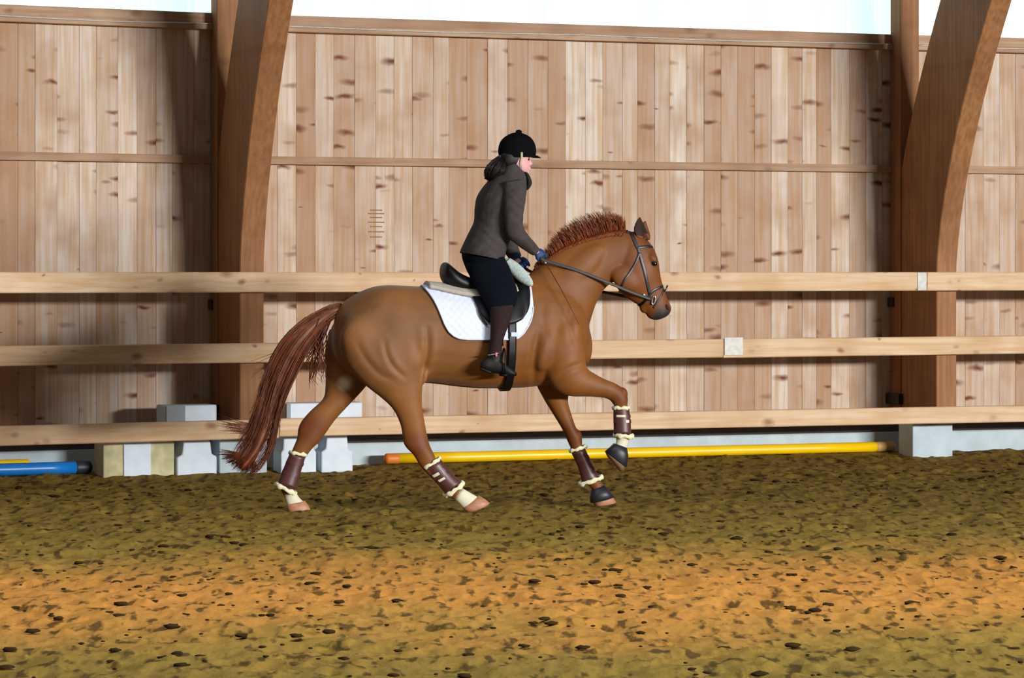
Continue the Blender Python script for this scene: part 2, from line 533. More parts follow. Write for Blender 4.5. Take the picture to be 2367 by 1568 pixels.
# three plank widths share their meshes
plank_meshes = []
for wd in (0.150, 0.172, 0.195):
    me = bbox_mesh('plank', (0, 0, 0), (wd / 2 - 0.0006, 0, 0), (0, 0.014, 0), (0, 0, (Z_TOP - Z_SILL) / 2), 0.0025, 1)
    me.materials.append(M['plank'])
    plank_meshes.append((wd, me))
for bay in range(3):
    p, d, l = BAYS[bay]
    s = 0.0
    while s < l - 0.1:
        wd, me = random.choice(plank_meshes)
        o = link('plank', me, None, wall)
        o.location = at_wall(bay, s + wd / 2, -0.026 + random.uniform(-0.003, 0.003), (Z_TOP + Z_SILL) / 2)
        o.rotation_euler = (0, 0, math.atan2(d.y, d.x))
        s += wd
    wall_strip('plinth', -0.15, Z_CONC, -0.10, 0.055, M['concrete'], wall, bay)
    wall_strip('sill_beam', Z_CONC, Z_SILL, -0.06, 0.02, M['sill'], wall, bay)
    # header beam with a lower ledge, and a middle batten
    t = tag(wall_strip('trim_%d' % (bay + 1), Z_TOP + 0.02, Z_WIN, -0.08, 0.05, M['beam'], None, bay), 'brown header beam under the window band', 'beam', kind='structure')
    wall_strip('trim_%d' % (bay + 4), Z_TOP - 0.035, Z_TOP + 0.02, -0.05, 0.085, M['beam'], None, bay)
    tag(bpy.data.objects['trim_%d' % (bay + 4)], 'narrow wooden ledge below the header beam', 'ledge', kind='structure')
    b_ = wall_strip('trim_%d' % (bay + 7), 2.665, 2.735, -0.012, 0.05, M['beam'], None, bay)
    tag(b_, 'horizontal batten across the vertical wall boards', 'batten', kind='structure')
    # window band of corrugated translucent sheets
    wn = empty('window_%d' % (bay + 1), at_wall(bay, l / 2, 0, Z_WIN), math.atan2(d.y, d.x))
    tag(wn, 'bright translucent window band above the boarded wall', 'window', kind='structure')
    nsh = max(3, int(round(l / 1.05)))
    wsh = l / nsh
    vv, ff = [], []
    seg = 48
    for i in range(seg + 1):
        x = -wsh / 2 + wsh * i / seg
        y = -0.012 * math.cos(2 * math.pi * i / 6)
        vv += [(x, y, 0), (x, y, Z_WTOP - Z_WIN), (x, y + 0.004, 0), (x, y + 0.004, Z_WTOP - Z_WIN)]
    for i in range(seg):
        a = 4 * i
        ff += [(a, a + 4, a + 5, a + 1), (a + 2, a + 3, a + 7, a + 6)]
    sheet = new_mesh('pane', vv, ff)
    sheet.materials.append(M['window'])
    for k in range(nsh):
        o = link('pane', sheet, None, wn)
        o.location = (-l / 2 + wsh * (k + 0.5), -0.02 + (k % 2) * 0.006, 0)
    # cable stapled along the ledge
    pts = []
    for k in range(61):
        s = 0.14 + (l - 0.28) * k / 60
        pts.append(at_wall(bay, s, 0.092 + 0.003 * math.sin(k * 0.9), Z_TOP + 0.006 + 0.006 * math.sin(k * 0.23 + bay)))
    tag(link('cable', MB().add(*tube(pts, 0.006, 6)).mesh('cable'), M['cable']),
        ['thin pale cable along the ledge left of the first arch', 'thin pale cable along the ledge between the two arches', 'thin pale cable along the ledge right of the second arch'][bay], 'cable', 'cables along the wall ledge')

# faint printed stamp on one board
M['stamp'] = simple_mat('stamp_ink', lin(152, 114, 84), 0.9, noise=0.3, scale=60)
def px_wall(px, py, q):
    kx = (px - W_PX / 2) / F_PX
    p, d, l = BAYS[1]
    a = p - nrm(d) * q
    t = (kx * a.y - a.x) / (d.x - kx * d.y)
    c = a + d * t
    return Vector((c.x, c.y, CAM_H + (HORIZON - py) / F_PX * c.y))
for k, y in enumerate((486, 494, 503, 514, 524, 536, 548)):
    st = link('stamp_line', bbox_mesh('stamp_line', (0, 0, 0), (.055 + .02 * (k % 2), 0, 0), (0, .001, 0), (0, 0, .005), .0004, 1), M['stamp'], wall)
    st.location = px_wall(870, y, -0.0085)
    st.rotation_euler = (0, 0, math.atan2(D_MID.y, D_MID.x))

# ------------------------------------------------------------------ glulam arches
def build_arch(P, label):
    """P: point on the wall line; the arch leans into the hall as it rises"""
    root = empty('timber_arch', P, math.atan2(D_MID.y, D_MID.x))
    tag(root, label, 'timber arch', 'curved timber arches of the hall')
    hw = 0.105
    back, front = [], []
    n = 26
    for i in range(n + 1):
        z = 0.325 + 5.5 * i / n
        qf = 0.90 + 0.97 * (max(0.0, z - 1.72) / 2.38) ** 1.55
        qb = 0.02 + 0.88 * (max(0.0, z - 1.85) / 2.25) ** 1.5
        back.append((-qb, z)); front.append((-qf, z))
    rings = []
    for (yb, z), (yf, _) in zip(back, front):
        c = 0.008
        rings.append([Vector(p) for p in ((-hw, yb - c, z), (-hw + c, yb, z), (hw - c, yb, z), (hw, yb - c, z), (hw, yf + c, z), (hw - c, yf, z), (-hw + c, yf, z), (-hw, yf + c, z))])
    v, f = loft_rings(rings)
    link('beam', new_mesh('beam', v, f, False), M['arch'], root)
    # upright column at the wall behind the arch
    link('column', bbox_mesh('column', (-0.02, -0.13, 3.07), (0.1, 0, 0), (0, 0.10, 0), (0, 0, 2.7), 0.008), M['arch'], root)
    link('footing', bbox_mesh('footing', (0, -0.50, 0.09), (0.21, 0, 0), (0, 0.14, 0), (0, 0, 0.23), 0.01), M['concrete'], root)
    link('bracket', bbox_mesh('bracket', (-hw - 0.02, -0.13, 0.53), (0.03, 0, 0), (0, 0.13, 0), (0, 0, 0.05), 0.005), M['steel'], root)
    link('bracket', bbox_mesh('bracket', (-hw - 0.015, -0.06, 1.44), (0.02, 0, 0), (0, 0.05, 0), (0, 0, 0.045), 0.005), M['steel'], root)
    return root
build_arch(WA, 'curved dark timber arch left of the rider, nearer the blue pole')
build_arch(WB, 'curved dark timber arch at right by the yellow pole end')

# ------------------------------------------------------------------ arena rails on the front of the arches
def rail_point(px, z):
    """plan point on the rail line seen at image column px"""
    best = None
    kx = (px - W_PX / 2) / F_PX
    for i in range(3):
        a, d = (R_PATH[0], D_L) if i == 0 else ((RA, D_MID) if i == 1 else (RB, D_R))
        # a + t d with x = kx*y
        t = (kx * a.y - a.x) / (d.x - kx * d.y)
        l = [LEFT_LEN, (RB - RA).length, RIGHT_LEN][i]
        if -1e-6 <= t <= l + 1e-6 or (i == 0 and t < 0) or (i == 2 and t > l):
            return i, t
    return best
SEG0 = [0.0, LEFT_LEN, LEFT_LEN + (RB - RA).length, LEFT_LEN + (RB - RA).length + RIGHT_LEN]
def rail_s(px):
    i, t = rail_point(px, 0)
    return SEG0[i] + t
def on_rail(s, q):
    for i in range(3):
        if s <= SEG0[i + 1] + 1e-6 or i == 2:
            a, d = (R_PATH[0], D_L) if i == 0 else ((RA, D_MID) if i == 1 else (RB, D_R))
            return a + d * (s - SEG0[i]) - nrm(d) * q
def build_rail(s0, s1, zt, zb, label, dz=0.0, plates=()):
    stations = sorted(set([s0, s1] + [s for s in SEG0[1:3] if s0 < s < s1]))
    o3 = on_rail((s0 + s1) / 2, 0.04)
    root = empty('arena_rail', (o3.x, o3.y, 0), math.atan2(D_MID.y, D_MID.x))
    tag(root, label, 'fence rail', 'horizontal wooden rails of the arena')
    inv = Matrix.Translation(o3) @ Matrix.Rotation(math.atan2(D_MID.y, D_MID.x), 4, 'Z')
    inv = inv.inverted()
    rings = []
    for s in stations:
        k = (s - s0) / (s1 - s0)
        e = dz * (1 - k)
        pf, pb = on_rail(s, 0.075), on_rail(s, 0.005)
        c = 0.008
        n = (pf - pb).normalized()
        pts = []
        for p, z in ((pb, zb), (pf - n * c, zb), (pf, zb + c), (pf, zt - c), (pf - n * c, zt), (pb, zt)):
            pts.append(inv @ Vector((p.x, p.y, z + e)))
        rings.append(pts)
    v, f = loft_rings(rings)
    link('beam', new_mesh('beam', v, f, False), M['rail'], root)
    for s, hw in plates:
        p = on_rail(s, 0.078)
        me = bbox_mesh('joint_plate', inv @ Vector((p.x, p.y, (zt + zb) / 2)), (hw, 0, 0), (0, 0.003, 0), (0, 0, (zt - zb) / 2 - 0.004), 0.001, 1)
        link('joint_plate', me, M['plate'], root)
    return root
E0, E1 = 0.15, SEG0[3] - 0.1
jc, jd, je = rail_s(2134), rail_s(1664), rail_s(640)
build_rail(E0, jc - 0.003, 1.722, 1.552, 'top wooden rail running left from the grey joint plate', plates=[(jc - 0.055, 0.045)])
build_rail(jc + 0.003, E1, 1.722, 1.552, 'short top wooden rail at the far right past the joint plate')
build_rail(E0, jd - 0.003, 1.125, 0.962, 'middle wooden rail running left behind the horse')
build_rail(jd + 0.003, E1, 1.145, 0.978, 'middle wooden rail right of the horse with grey joint plate', dz=-0.02, plates=[(jd + 0.10, 0.09)])
build_rail(E0, je - 0.003, 0.482, 0.322, 'bottom wooden rail at left in front of the blocks', dz=-0.01)
build_rail(je + 0.003, E1, 0.487, 0.335, 'bottom wooden rail at right above the yellow pole')

# ------------------------------------------------------------------ jump poles lying along the wall
def pole(name, p0, p1, r, sections, label):
    d = (p1 - p0)
    root = empty(name, (p0 + p1) / 2, math.atan2(d.y, d.x))
    tag(root, label, 'jump pole', 'painted jump poles along the wall')
    L_ = d.length
    for nm, a, b, mat, cap in sections:
        rings = []
        xs = [a, b]
        for k, t in enumerate(np.linspace(a, b, 9)):
            rr = r
            rings.append(ell_ring((L_ * (t - 0.5), 0, 0), (0, rr, 0), (0, 0, rr), 20))
        if cap in (1, 3):
            x1 = L_ * (b - 0.5)
            for q in (0.35, 0.7, 0.92, 1.0):
                rings.append(ell_ring((x1 + 0.03 * q, 0, 0), (0, r * math.sqrt(1 - 0.93 * q * q), 0), (0, 0, r * math.sqrt(1 - 0.93 * q * q)), 20))
        if cap in (2, 3):
            x0 = L_ * (a - 0.5)
            for q in (0.35, 0.7, 0.92, 1.0):
                rings.insert(0, ell_ring((x0 - 0.03 * q, 0, 0), (0, r * math.sqrt(1 - 0.93 * q * q), 0), (0, 0, r * math.sqrt(1 - 0.93 * q * q)), 20))
        v, f = loft_rings(rings)
        link(nm, new_mesh(nm, v, f), mat, root)
    return root
def wall_at_px(px, q):
    kx = (px - W_PX / 2) / F_PX
    for i in range(3):
        p, d, l = BAYS[i]
        a = p - nrm(d) * q
        t = (kx * a.y - a.x) / (d.x - kx * d.y)
        if t <= l or i == 2:
            return a + d * t
R_P = 0.047
pa, pb = wall_at_px(895, 0.30), wall_at_px(2062, 0.20)
pa.z = pb.z = 0.085
pole('jump_pole', pa, pb, R_P, [('worn_end', 0.0, 0.02, M['orange'], 2), ('shaft', 0.02, 0.965, M['yellow'], 0), ('worn_end', 0.965, 1.0, M['peach'], 1)],
     'yellow pole with pale worn end lying at the wall base')
pa, pb = wall_at_px(-330, 0.36), wall_at_px(205, 0.36)
pa.z = pb.z = 0.085
pole('jump_pole', pa, pb, 0.052, [('shaft', 0.0, 0.94, M['blue'], 2), ('dark_end', 0.94, 1.0, M['dark_end'], 1)],
     'blue pole with dark end lying at the left edge')
pa, pb = wall_at_px(-330, 0.25), wall_at_px(62, 0.25)
pa.z = pb.z = 0.115
pole('jump_pole', pa, pb, 0.046, [('shaft', 0.0, 1.0, M['yellow'], 3)], 'yellow pole behind the blue pole at the left edge')

# ------------------------------------------------------------------ cavaletti blocks stacked under the rail
def prism(profile, hd):
    """profile in local x,z extruded along y by +-hd"""
    n = len(profile)
    v = [(x, -hd, z) for x, z in profile] + [(x, hd, z) for x, z in profile]
    f = [tuple(range(n)), tuple(reversed(range(n, 2 * n)))]
    for i in range(n):
        j = (i + 1) % n
        f.append((i, i + n, j + n, j))
    return v, f
def block(px0, px1, q, z0, z1, mat, label, notch=0.0, hd=0.12, foot=None, side=None):
    a, b = wall_at_px(px0, q), wall_at_px(px1, q)
    hw = (b - a).length / 2
    c = (a + b) / 2
    d = b - a
    root = empty('cavaletti_block', (c.x, c.y, z0), math.atan2(d.y, d.x))
    tag(root, label, 'jump block', 'cavaletti blocks under the rail')
    h = z1 - z0
    if notch:
        prof = [(-hw, 0), (hw, 0), (hw, h * 0.55), (hw - notch, h * 0.62), (hw - notch * 1.3, h), (-hw + notch * 1.3, h), (-hw + notch, h * 0.62), (-hw, h * 0.55)]
    else:
        prof = [(-hw, 0), (hw, 0), (hw, h), (-hw, h)]
    me = bevel_mesh(new_mesh('body', *prism(prof, hd), False), 0.012, 2)
    link('body', me, mat, root)
    if foot:
        link('panel', bbox_mesh('panel', (foot[0], -hd - 0.004, h * 0.5), (foot[1], 0, 0), (0, 0.012, 0), (0, 0, h * 0.5), 0.005), foot[2], root)
    if side:
        link('end_panel', bbox_mesh('end_panel', (-hw + side[0], -hd - 0.002, h * 0.5), (side[0], 0, 0), (0, 0.01, 0), (0, 0, h * 0.5 - 0.004), 0.005), side[1], root)
    return root
block(228, 392, 0.52, 0.0, 0.30, M['cream_block'], 'cream foam block with white centre panel beside the blue pole', foot=(-0.02, 0.12, M['white_block']))
block(398, 490, 0.55, 0.0, 0.30, M['white_block'], 'white stepped block under the rail below another white block', notch=0.045)
block(372, 490, 0.50, 0.303, 0.60, M['white_block'], 'white block with grey end on top of the stepped one', side=(0.085, M['grey_block']))
block(640, 722, 0.55, 0.0, 0.33, M['white_block'], 'white stepped block behind the raised hind boot', notch=0.02)
block(652, 828, 0.52, 0.333, 0.60, M['white_block'], 'white block above the rail behind the horse hock', side=(0.02, M['grey_block']))
block(733, 806, 0.55, 0.0, 0.33, M['white_block'], 'white narrow-topped block right of the far hind leg', notch=0.04)

# ================================================================== the horse
THETA = math.radians(12.0)
Y_H = 21.9
O_H = Vector(((1100 - W_PX / 2) / F_PX * Y_H, Y_H, 0.0))
FWD = Vector((math.cos(THETA), math.sin(THETA), 0))
NEAR = Vector((math.sin(THETA), -math.cos(THETA), 0))
CAM_P = Vector((0, 0, CAM_H))
MPP = Y_H / F_PX                                            # metres per photo pixel at the horse

def L3(px, py, w=0.0):
    """horse-local point (x forward, y away from the viewer, z up) for a measured photo position on the plane w metres towards the viewer"""
    d = Vector(((px - W_PX / 2) / F_PX, 1.0, (HORIZON - py) / F_PX))
    t = (w - (CAM_P - O_H).dot(NEAR)) / d.dot(NEAR)
    p = CAM_P + d * t - O_H
    return Vector((p.dot(FWD), -w, p.z))

def body_loft(mb, secs, sub=4, n=24, p=2.0):
    """secs: (x_front, y_front, x_back, y_back, w_centre, w_half) in photo pixels / metres"""
    rings = []
    for s in cr_sections(secs, sub):
        a_, b_ = L3(s[0], s[1], s[4]), L3(s[2], s[3], s[4])
        rings.append(ell_ring((a_ + b_) / 2, (a_ - b_) / 2, (0, s[5], 0), n, p))
    return mb.add(*loft_rings(rings))

def blob(mb, px, py, w, rx, ry, rw, tilt=0.0):
    """ellipsoid muscle: radii in pixels along/perpendicular to tilt (degrees), lateral radius in metres"""
    c = L3(px, py, w)
    t = math.radians(tilt)
    ax = Vector((math.cos(t), 0, math.sin(t))) * rx * MPP
    az = Vector((-math.sin(t), 0, math.cos(t))) * ry * MPP
    return mb.add(*ellipsoid(c, ax, (0, rw, 0), az))

TRUNK = [  # x_top, y_top, x_bot, y_bot, w, half width
    (774, 722, 768, 796, 0, .045), (784, 706, 776, 828, 0, .105), (806, 688, 800, 856, 0, .178), (842, 669, 838, 874, 0, .248), (885, 658, 885, 884, 0, .29),
    (940, 660, 945, 884, 0, .285), (1000, 665, 1005, 888, 0, .28), (1060, 672, 1062, 895, 0, .292), (1120, 674, 1120, 899, 0, .29),
    (1175, 662, 1175, 898, 0, .265), (1215, 643, 1220, 896, 0, .24), (1255, 640, 1265, 890, 0, .23), (1300, 655, 1305, 878, 0, .215),
    (1335, 690, 1338, 855, 0, .175), (1356, 740, 1356, 822, 0, .10), (1362, 770, 1362, 795, 0, .04)]
NECK = [(1170, 668, 1300, 870, 0, .17), (1222, 634, 1345, 812, 0, .165), (1262, 596, 1362, 752, 0, .135), (1306, 567, 1378, 702, 0, .112),
        (1350, 549, 1398, 668, 0, .096), (1400, 535, 1418, 652, 0, .088), (1442, 531, 1436, 640, 0, .083), (1468, 541, 1450, 620, 0, .075)]
HEAD = [(1462, 534, 1424, 590, 0, .07), (1484, 544, 1420, 622, 0, .088), (1507, 568, 1421, 650, 0, .098), (1520, 598, 1428, 668, 0, .1), (1524, 622, 1441, 682, 0, .092),
        (1528, 646, 1458, 695, 0, .074), (1535, 668, 1473, 704, 0, .062), (1542, 690, 1486, 712, 0, .056), (1550, 706, 1493, 725, 0, .058), (1551, 718, 1499, 735, 0, .054), (1543, 730, 1512, 740, 0, .038), (1530, 737, 1522, 740, 0, .015)]
NEAR_FORE = [(1350, 770, 1250, 790, .13, .11), (1352, 815, 1256, 850, .14, .105), (1356, 848, 1276, 896, .145, .09), (1376, 864, 1312, 916, .145, .075), (1400, 877, 1352, 918, .14, .062), (1422, 886, 1388, 919, .135, .053),
             (1440, 899, 1409, 925, .13, .052), (1451, 919, 1417, 935, .13, .05), (1450, 940, 1421, 940, .13, .038), (1448, 962, 1425, 962, .13, .031), (1448, 988, 1425, 988, .13, .031),
             (1456, 1006, 1424, 1009, .13, .038), (1453, 1024, 1424, 1021, .13, .034), (1447, 1042, 1421, 1029, .13, .036), (1446, 1050, 1416, 1034, .13, .036)]
FAR_FORE = [(1335, 820, 1240, 820, -.13, .11), (1324, 880, 1238, 880, -.135, .095), (1313, 922, 1254, 918, -.135, .075), (1320, 955, 1276, 954, -.135, .06), (1332, 990, 1298, 990, -.135, .052),
            (1344, 1010, 1309, 1014, -.135, .052), (1346, 1031, 1319, 1036, -.135, .044), (1354, 1056, 1331, 1063, -.135, .032), (1367, 1086, 1344, 1093, -.135, .032),
            (1383, 1105, 1353, 1116, -.135, .04), (1393, 1120, 1367, 1130, -.135, .035), (1402, 1134, 1371, 1147, -.135, .038), (1408, 1144, 1374, 1156, -.135, .038)]
NEAR_HIND = [(965, 690, 800, 730, .15, .10), (984, 770, 782, 790, .165, .125), (984, 828, 798, 842, .17, .122), (978, 870, 836, 886, .17, .10), (976, 905, 878, 918, .165, .082), (976, 938, 909, 948, .16, .066),
             (981, 972, 926, 984, .155, .055), (987, 1004, 931, 1014, .15, .05), (994, 1030, 938, 1034, .15, .049), (1004, 1051, 955, 1052, .15, .044), (1012, 1070, 974, 1082, .15, .036),
             (1029, 1098, 1002, 1111, .15, .031), (1048, 1118, 1020, 1131, .15, .032), (1067, 1127, 1035, 1147, .15, .04), (1084, 1137, 1054, 1159, .15, .034), (1105, 1149, 1069, 1175, .15, .038), (1112, 1155, 1074, 1178, .15, .038)]
FAR_HIND = [(900, 740, 770, 740, -.14, .11), (890, 800, 750, 800, -.155, .12), (866, 868, 749, 862, -.16, .10), (838, 904, 751, 893, -.16, .08), (806, 938, 746, 922, -.155, .065), (776, 970, 716, 951, -.15, .056),
            (754, 1001, 692, 982, -.15, .051), (738, 1022, 686, 1014, -.15, .047), (720, 1040, 677, 1036, -.15, .041), (705, 1062, 671, 1054, -.15, .034), (694, 1088, 662, 1080, -.15, .031),
            (686, 1114, 654, 1104, -.15, .033), (685, 1136, 646, 1124, -.15, .04), (692, 1150, 656, 1148, -.15, .034), (703, 1161, 663, 1167, -.15, .037), (707, 1168, 664, 1174, -.15, .037)]

hm = MB()
body_loft(hm, TRUNK, p=2.15)
body_loft(hm, NECK)
body_loft(hm, HEAD, p=2.25)
for s in (NEAR_FORE, FAR_FORE, NEAR_HIND, FAR_HIND):
    body_loft(hm, s)
for sg in (1, -1):
    blob(hm, 1298, 790, sg * .165, 70, 42, .085, 58)       # shoulder
    blob(hm, 1262, 800, sg * .19, 30, 60, .06, -15)        # triceps
    blob(hm, 868, 765, sg * .17, 66, 46, .115, 20)          # croup
    blob(hm, 845, 790, sg * .215, 62, 52, .075, -40)       # buttock muscle
    blob(hm, 940, 806, sg * .225, 34, 62, .065, 10)        # stifle / thigh front
    blob(hm, 1447, 645, sg * .072, 38, 27, .036, -30)      # cheek
    blob(hm, 1510, 600, sg * .082, 15, 9, .02, -55)        # brow
    blob(hm, 1542, 708, sg * .042, 10, 8, .02, -50)        # nostril
    blob(hm, 1320, 640, sg * .07, 110, 36, .06, 42)        # neck muscle
blob(hm, 1352, 800, 0, 16, 46, .12, 0)                     # breast
blob(hm, 1487, 713, 0, 9, 13, .03, 25)                     # chin
blob(hm, 704, 984, -.15, 9, 15, .024, -25)                # hock points, knees
blob(hm, 941, 1022, .15, 9, 15, .024, 20)
blob(hm, 1440, 908, .13, 11, 14, .04, 30)
blob(hm, 1336, 1006, -.135, 9, 14, .04, 15)
blob(hm, 979, 868, .20, 10, 22, .03, 0)                    # flank fold
horse_me = remeshed('body', hm, 0.0095, 6, 0.5)
def relax(me, weight_fn, iters):
    """extra Laplacian smoothing where weight_fn says so"""
    nv = len(me.vertices)
    co = np.empty(nv * 3); me.vertices.foreach_get('co', co); co = co.reshape(-1, 3)
    ed = np.empty(len(me.edges) * 2, np.int64); me.edges.foreach_get('vertices', ed); ed = ed.reshape(-1, 2)
    deg = np.bincount(ed.reshape(-1), minlength=nv).astype(float)[:, None]
    w = weight_fn(co)[:, None]
    for _ in range(iters):
        acc = np.zeros_like(co)
        for k in range(3):
            acc[:, k] = np.bincount(ed[:, 0], co[ed[:, 1], k], nv) + np.bincount(ed[:, 1], co[ed[:, 0], k], nv)
        co += (acc / deg - co) * 0.6 * w
    me.vertices.foreach_set('co', co.reshape(-1)); me.update()
_x1, _z0 = L3(1400, 600).x, L3(900, 960).z
relax(horse_me, lambda c: np.clip((_x1 - c[:, 0]) / .15, 0, 1) * np.clip((c[:, 2] - _z0) / .12, 0, 1), 9)
_xa, _xb, _zr = L3(905, 700).x, L3(960, 700).x, L3(800, 905).z
relax(horse_me, lambda c: np.clip((_xb - c[:, 0]) / (_xb - _xa), 0, 1) * np.clip((c[:, 2] - _zr) / .10, 0, 1), 45)
def crease(me, paths, depth, width):
    nv = len(me.vertices)
    co = np.empty(nv * 3); me.vertices.foreach_get('co', co); co = co.reshape(-1, 3)
    no = np.empty(nv * 3); me.vertices.foreach_get('normal', no); no = no.reshape(-1, 3)
    for path, dp, wd in paths:
        pl = np.array([(L3(x, y, .23).x, L3(x, y, .23).z) for x, y, *_ in cr_sections(path, 5)])
        d = np.full(nv, 9.0); side = np.zeros(nv); tt = np.zeros(nv)
        for i in range(len(pl) - 1):
            a, b = pl[i], pl[i + 1]
            ab = b - a
            t = np.clip(((co[:, 0] - a[0]) * ab[0] + (co[:, 2] - a[1]) * ab[1]) / (ab @ ab), 0, 1)
            ex_, ez = co[:, 0] - a[0] - t * ab[0], co[:, 2] - a[1] - t * ab[1]
            dd = np.hypot(ex_, ez)
            m = dd < d
            d[m] = dd[m]; tt[m] = (i + t[m]) / (len(pl) - 1)
        fade = np.sin(np.pi * np.clip(tt, .04, .96)) ** .6
        k = dp * fade * (-np.exp(-(d / wd) ** 2) + .55 * np.exp(-((d - 2.2 * wd) / (1.4 * wd)) ** 2))
        k *= (np.abs(co[:, 1]) > .06)
        co += no * k[:, None]
    me.vertices.foreach_set('co', co.reshape(-1)); me.update()
crease(horse_me, [([(885, 790), (893, 825), (910, 852), (934, 872)], .007, .016), ([(905, 880), (872, 862), (842, 828), (822, 790)], .006, .02), ([(984, 760), (986, 810), (980, 850), (976, 885)], .012, .02),
                  ([(1246, 760), (1237, 810), (1236, 850), (1246, 895)], .011, .024), ([(1290, 870), (1318, 850), (1345, 842)], .006, .018), ([(1330, 700), (1318, 750), (1330, 800)], .006, .022),
                  ([(1262, 690), (1255, 740), (1270, 790)], .003, .028)], 0, 0)
bvh_pts = [v.co.copy() for v in horse_me.vertices]
HB = BVHTree.FromPolygons(bvh_pts, [tuple(p.vertices) for p in horse_me.polygons])

CAM_L = Matrix.Rotation(-THETA, 4, 'Z') @ (CAM_P - O_H)
def on_skin(px, py, off=.004):
    tgt = L3(px, py, 0)
    d = (tgt - CAM_L).normalized()
    h = HB.ray_cast(CAM_L, d)
    if h[0] is None or h[0].y > .03:
        h2 = HB.find_nearest(L3(px, py, .06))
        return h2[0] + h2[1] * off, h2[1]
    return h[0] + h[1] * off, h[1]

# coat zones as a colour attribute (marks of the animal, and one painted patch of light)
def sm(e0, e1, x):
    t = min(1.0, max(0.0, (x - e0) / (e1 - e0)))
    return t * t * (3 - 2 * t)
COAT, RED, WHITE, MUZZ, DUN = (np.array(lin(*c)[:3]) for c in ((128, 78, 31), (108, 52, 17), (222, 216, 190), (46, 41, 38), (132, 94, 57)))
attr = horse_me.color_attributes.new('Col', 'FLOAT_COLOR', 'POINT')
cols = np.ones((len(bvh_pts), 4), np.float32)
c_muz, c_nf, c_nh, c_fh = L3(1530, 738), L3(1436, 1030, .13), L3(1085, 1158, .15), L3(682, 1165, -.15)
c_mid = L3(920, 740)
knees = [(L3(1438, 910, .13), .085), (L3(1326, 1005, -.135), .10), (L3(958, 1030, .15), .10), (L3(715, 990, -.15), .10)]
lit_spot = L3(798, 886, -.08)
ex = on_skin(1513, 609, 0)[0]
for i, p in enumerate(bvh_pts):
    c = COAT.copy()
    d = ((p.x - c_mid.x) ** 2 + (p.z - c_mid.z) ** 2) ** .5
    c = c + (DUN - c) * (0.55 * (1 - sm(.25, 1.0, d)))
    c = c + (RED - c) * 0.5 * sm(L3(1330, 600).x, L3(1500, 600).x, p.x) * sm(1.2, 1.5, p.z)
    for kc, r in knees:
        dk = ((p.x - kc.x) ** 2 + (p.z - kc.z) ** 2 + (p.y - kc.y) ** 2) ** .5
        c = c + (RED - c) * 0.85 * (1 - sm(r * .5, r * 1.5, dk))
    if p.z < .42:
        c = c + (RED - c) * 0.5 * sm(.42, .3, p.z)
    dm = ((p.x - c_muz.x) ** 2 + (p.z - c_muz.z) ** 2) ** .5
    c = c + (MUZZ - c) * (1 - sm(.05, .125, dm))
    for wc, r in ((c_nf, .085), (c_nh, .12), (c_fh, .11)):
        dw = (p - wc).length
        c = c + (WHITE - c) * (1 - sm(r * .7, r, dw))
    c = c + (WHITE - c) * .9 * (1 - sm(.01, .075, ((p.x - lit_spot.x) ** 2 + (p.z - lit_spot.z) ** 2) ** .5)) * (p.y > .02)  # patch of light on the inner far thigh, painted into the coat
    de = ((p.x - ex.x) ** 2 + (p.z - ex.z) ** 2) ** .5
    c = c + (MUZZ - c) * 0.8 * (1 - sm(.016, .034, de))
    cols[i, :3] = c
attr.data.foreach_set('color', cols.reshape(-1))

def coat_mat():
    m, nt, b = mat_new('chestnut_coat')
    L = nt.links.new
    at = N(nt, 'ShaderNodeVertexColor'); at.layer_name = 'Col'
    tc = N(nt, 'ShaderNodeTexCoord')
    n1 = N(nt, 'ShaderNodeTexNoise'); n1.inputs['Scale'].default_value = 3.4; n1.inputs['Detail'].default_value = 5
    L(tc.outputs['Object'], n1.inputs['Vector'])
    r = N(nt, 'ShaderNodeMapRange'); r.inputs[1].default_value = .3; r.inputs[2].default_value = .7; r.inputs[3].default_value = .74; r.inputs[4].default_value = 1.15
    L(n1.outputs[0], r.inputs[0])
    vm = N(nt, 'ShaderNodeVectorMath', operation='SCALE')
    L(at.outputs['Color'], vm.inputs[0]); L(r.outputs[0], vm.inputs['Scale'])
    L(vm.outputs[0], b.inputs['Base Color'])
    b.inputs['Roughness'].default_value = 0.55
    b.inputs['Specular IOR Level'].default_value = 0.3
    b.inputs['Sheen Weight'].default_value = 0.08
    b.inputs['Sheen Roughness'].default_value = 0.4
    n2 = N(nt, 'ShaderNodeTexNoise'); n2.inputs['Scale'].default_value = 160; n2.inputs['Detail'].default_value = 2
    mp = N(nt, 'ShaderNodeMapping'); mp.inputs['Scale'].default_value = (0.35, 1, 1); mp.inputs['Rotation'].default_value = (0, .6, 0)
    L(tc.outputs['Object'], mp.inputs[0]); L(mp.outputs[0], n2.inputs['Vector'])
    bp = N(nt, 'ShaderNodeBump'); bp.inputs['Strength'].default_value = 0.12; bp.inputs['Distance'].default_value = 0.003
    L(n2.outputs[0], bp.inputs['Height']); L(bp.outputs[0], b.inputs['Normal'])
    return m
M['coat'] = coat_mat()
M['mane'] = simple_mat('chestnut_mane', lin(124, 58, 23), 0.5, noise=0.3, scale=14, spec=0.4)
M['tail'] = simple_mat('chestnut_tail', lin(104, 50, 21), 0.45, noise=0.35, scale=14, spec=0.45)
M['hoof'] = simple_mat('brown_hoof', lin(176, 124, 92), 0.5, noise=0.15, scale=25, stretch=(1, 1, 4))
M['hoof_dark'] = simple_mat('dark_hoof', lin(120, 96, 70), 0.55, noise=0.2, scale=25)
M['black'] = simple_mat('black_rubber', lin(34, 34, 40), 0.45, noise=0.1)
M['eye'] = simple_mat('eye_black', lin(14, 12, 16), 0.12, noise=0.02, spec=0.6)
M['leather'] = simple_mat('black_leather', lin(9, 10, 14), 0.45, noise=0.1, scale=60, spec=0.3)
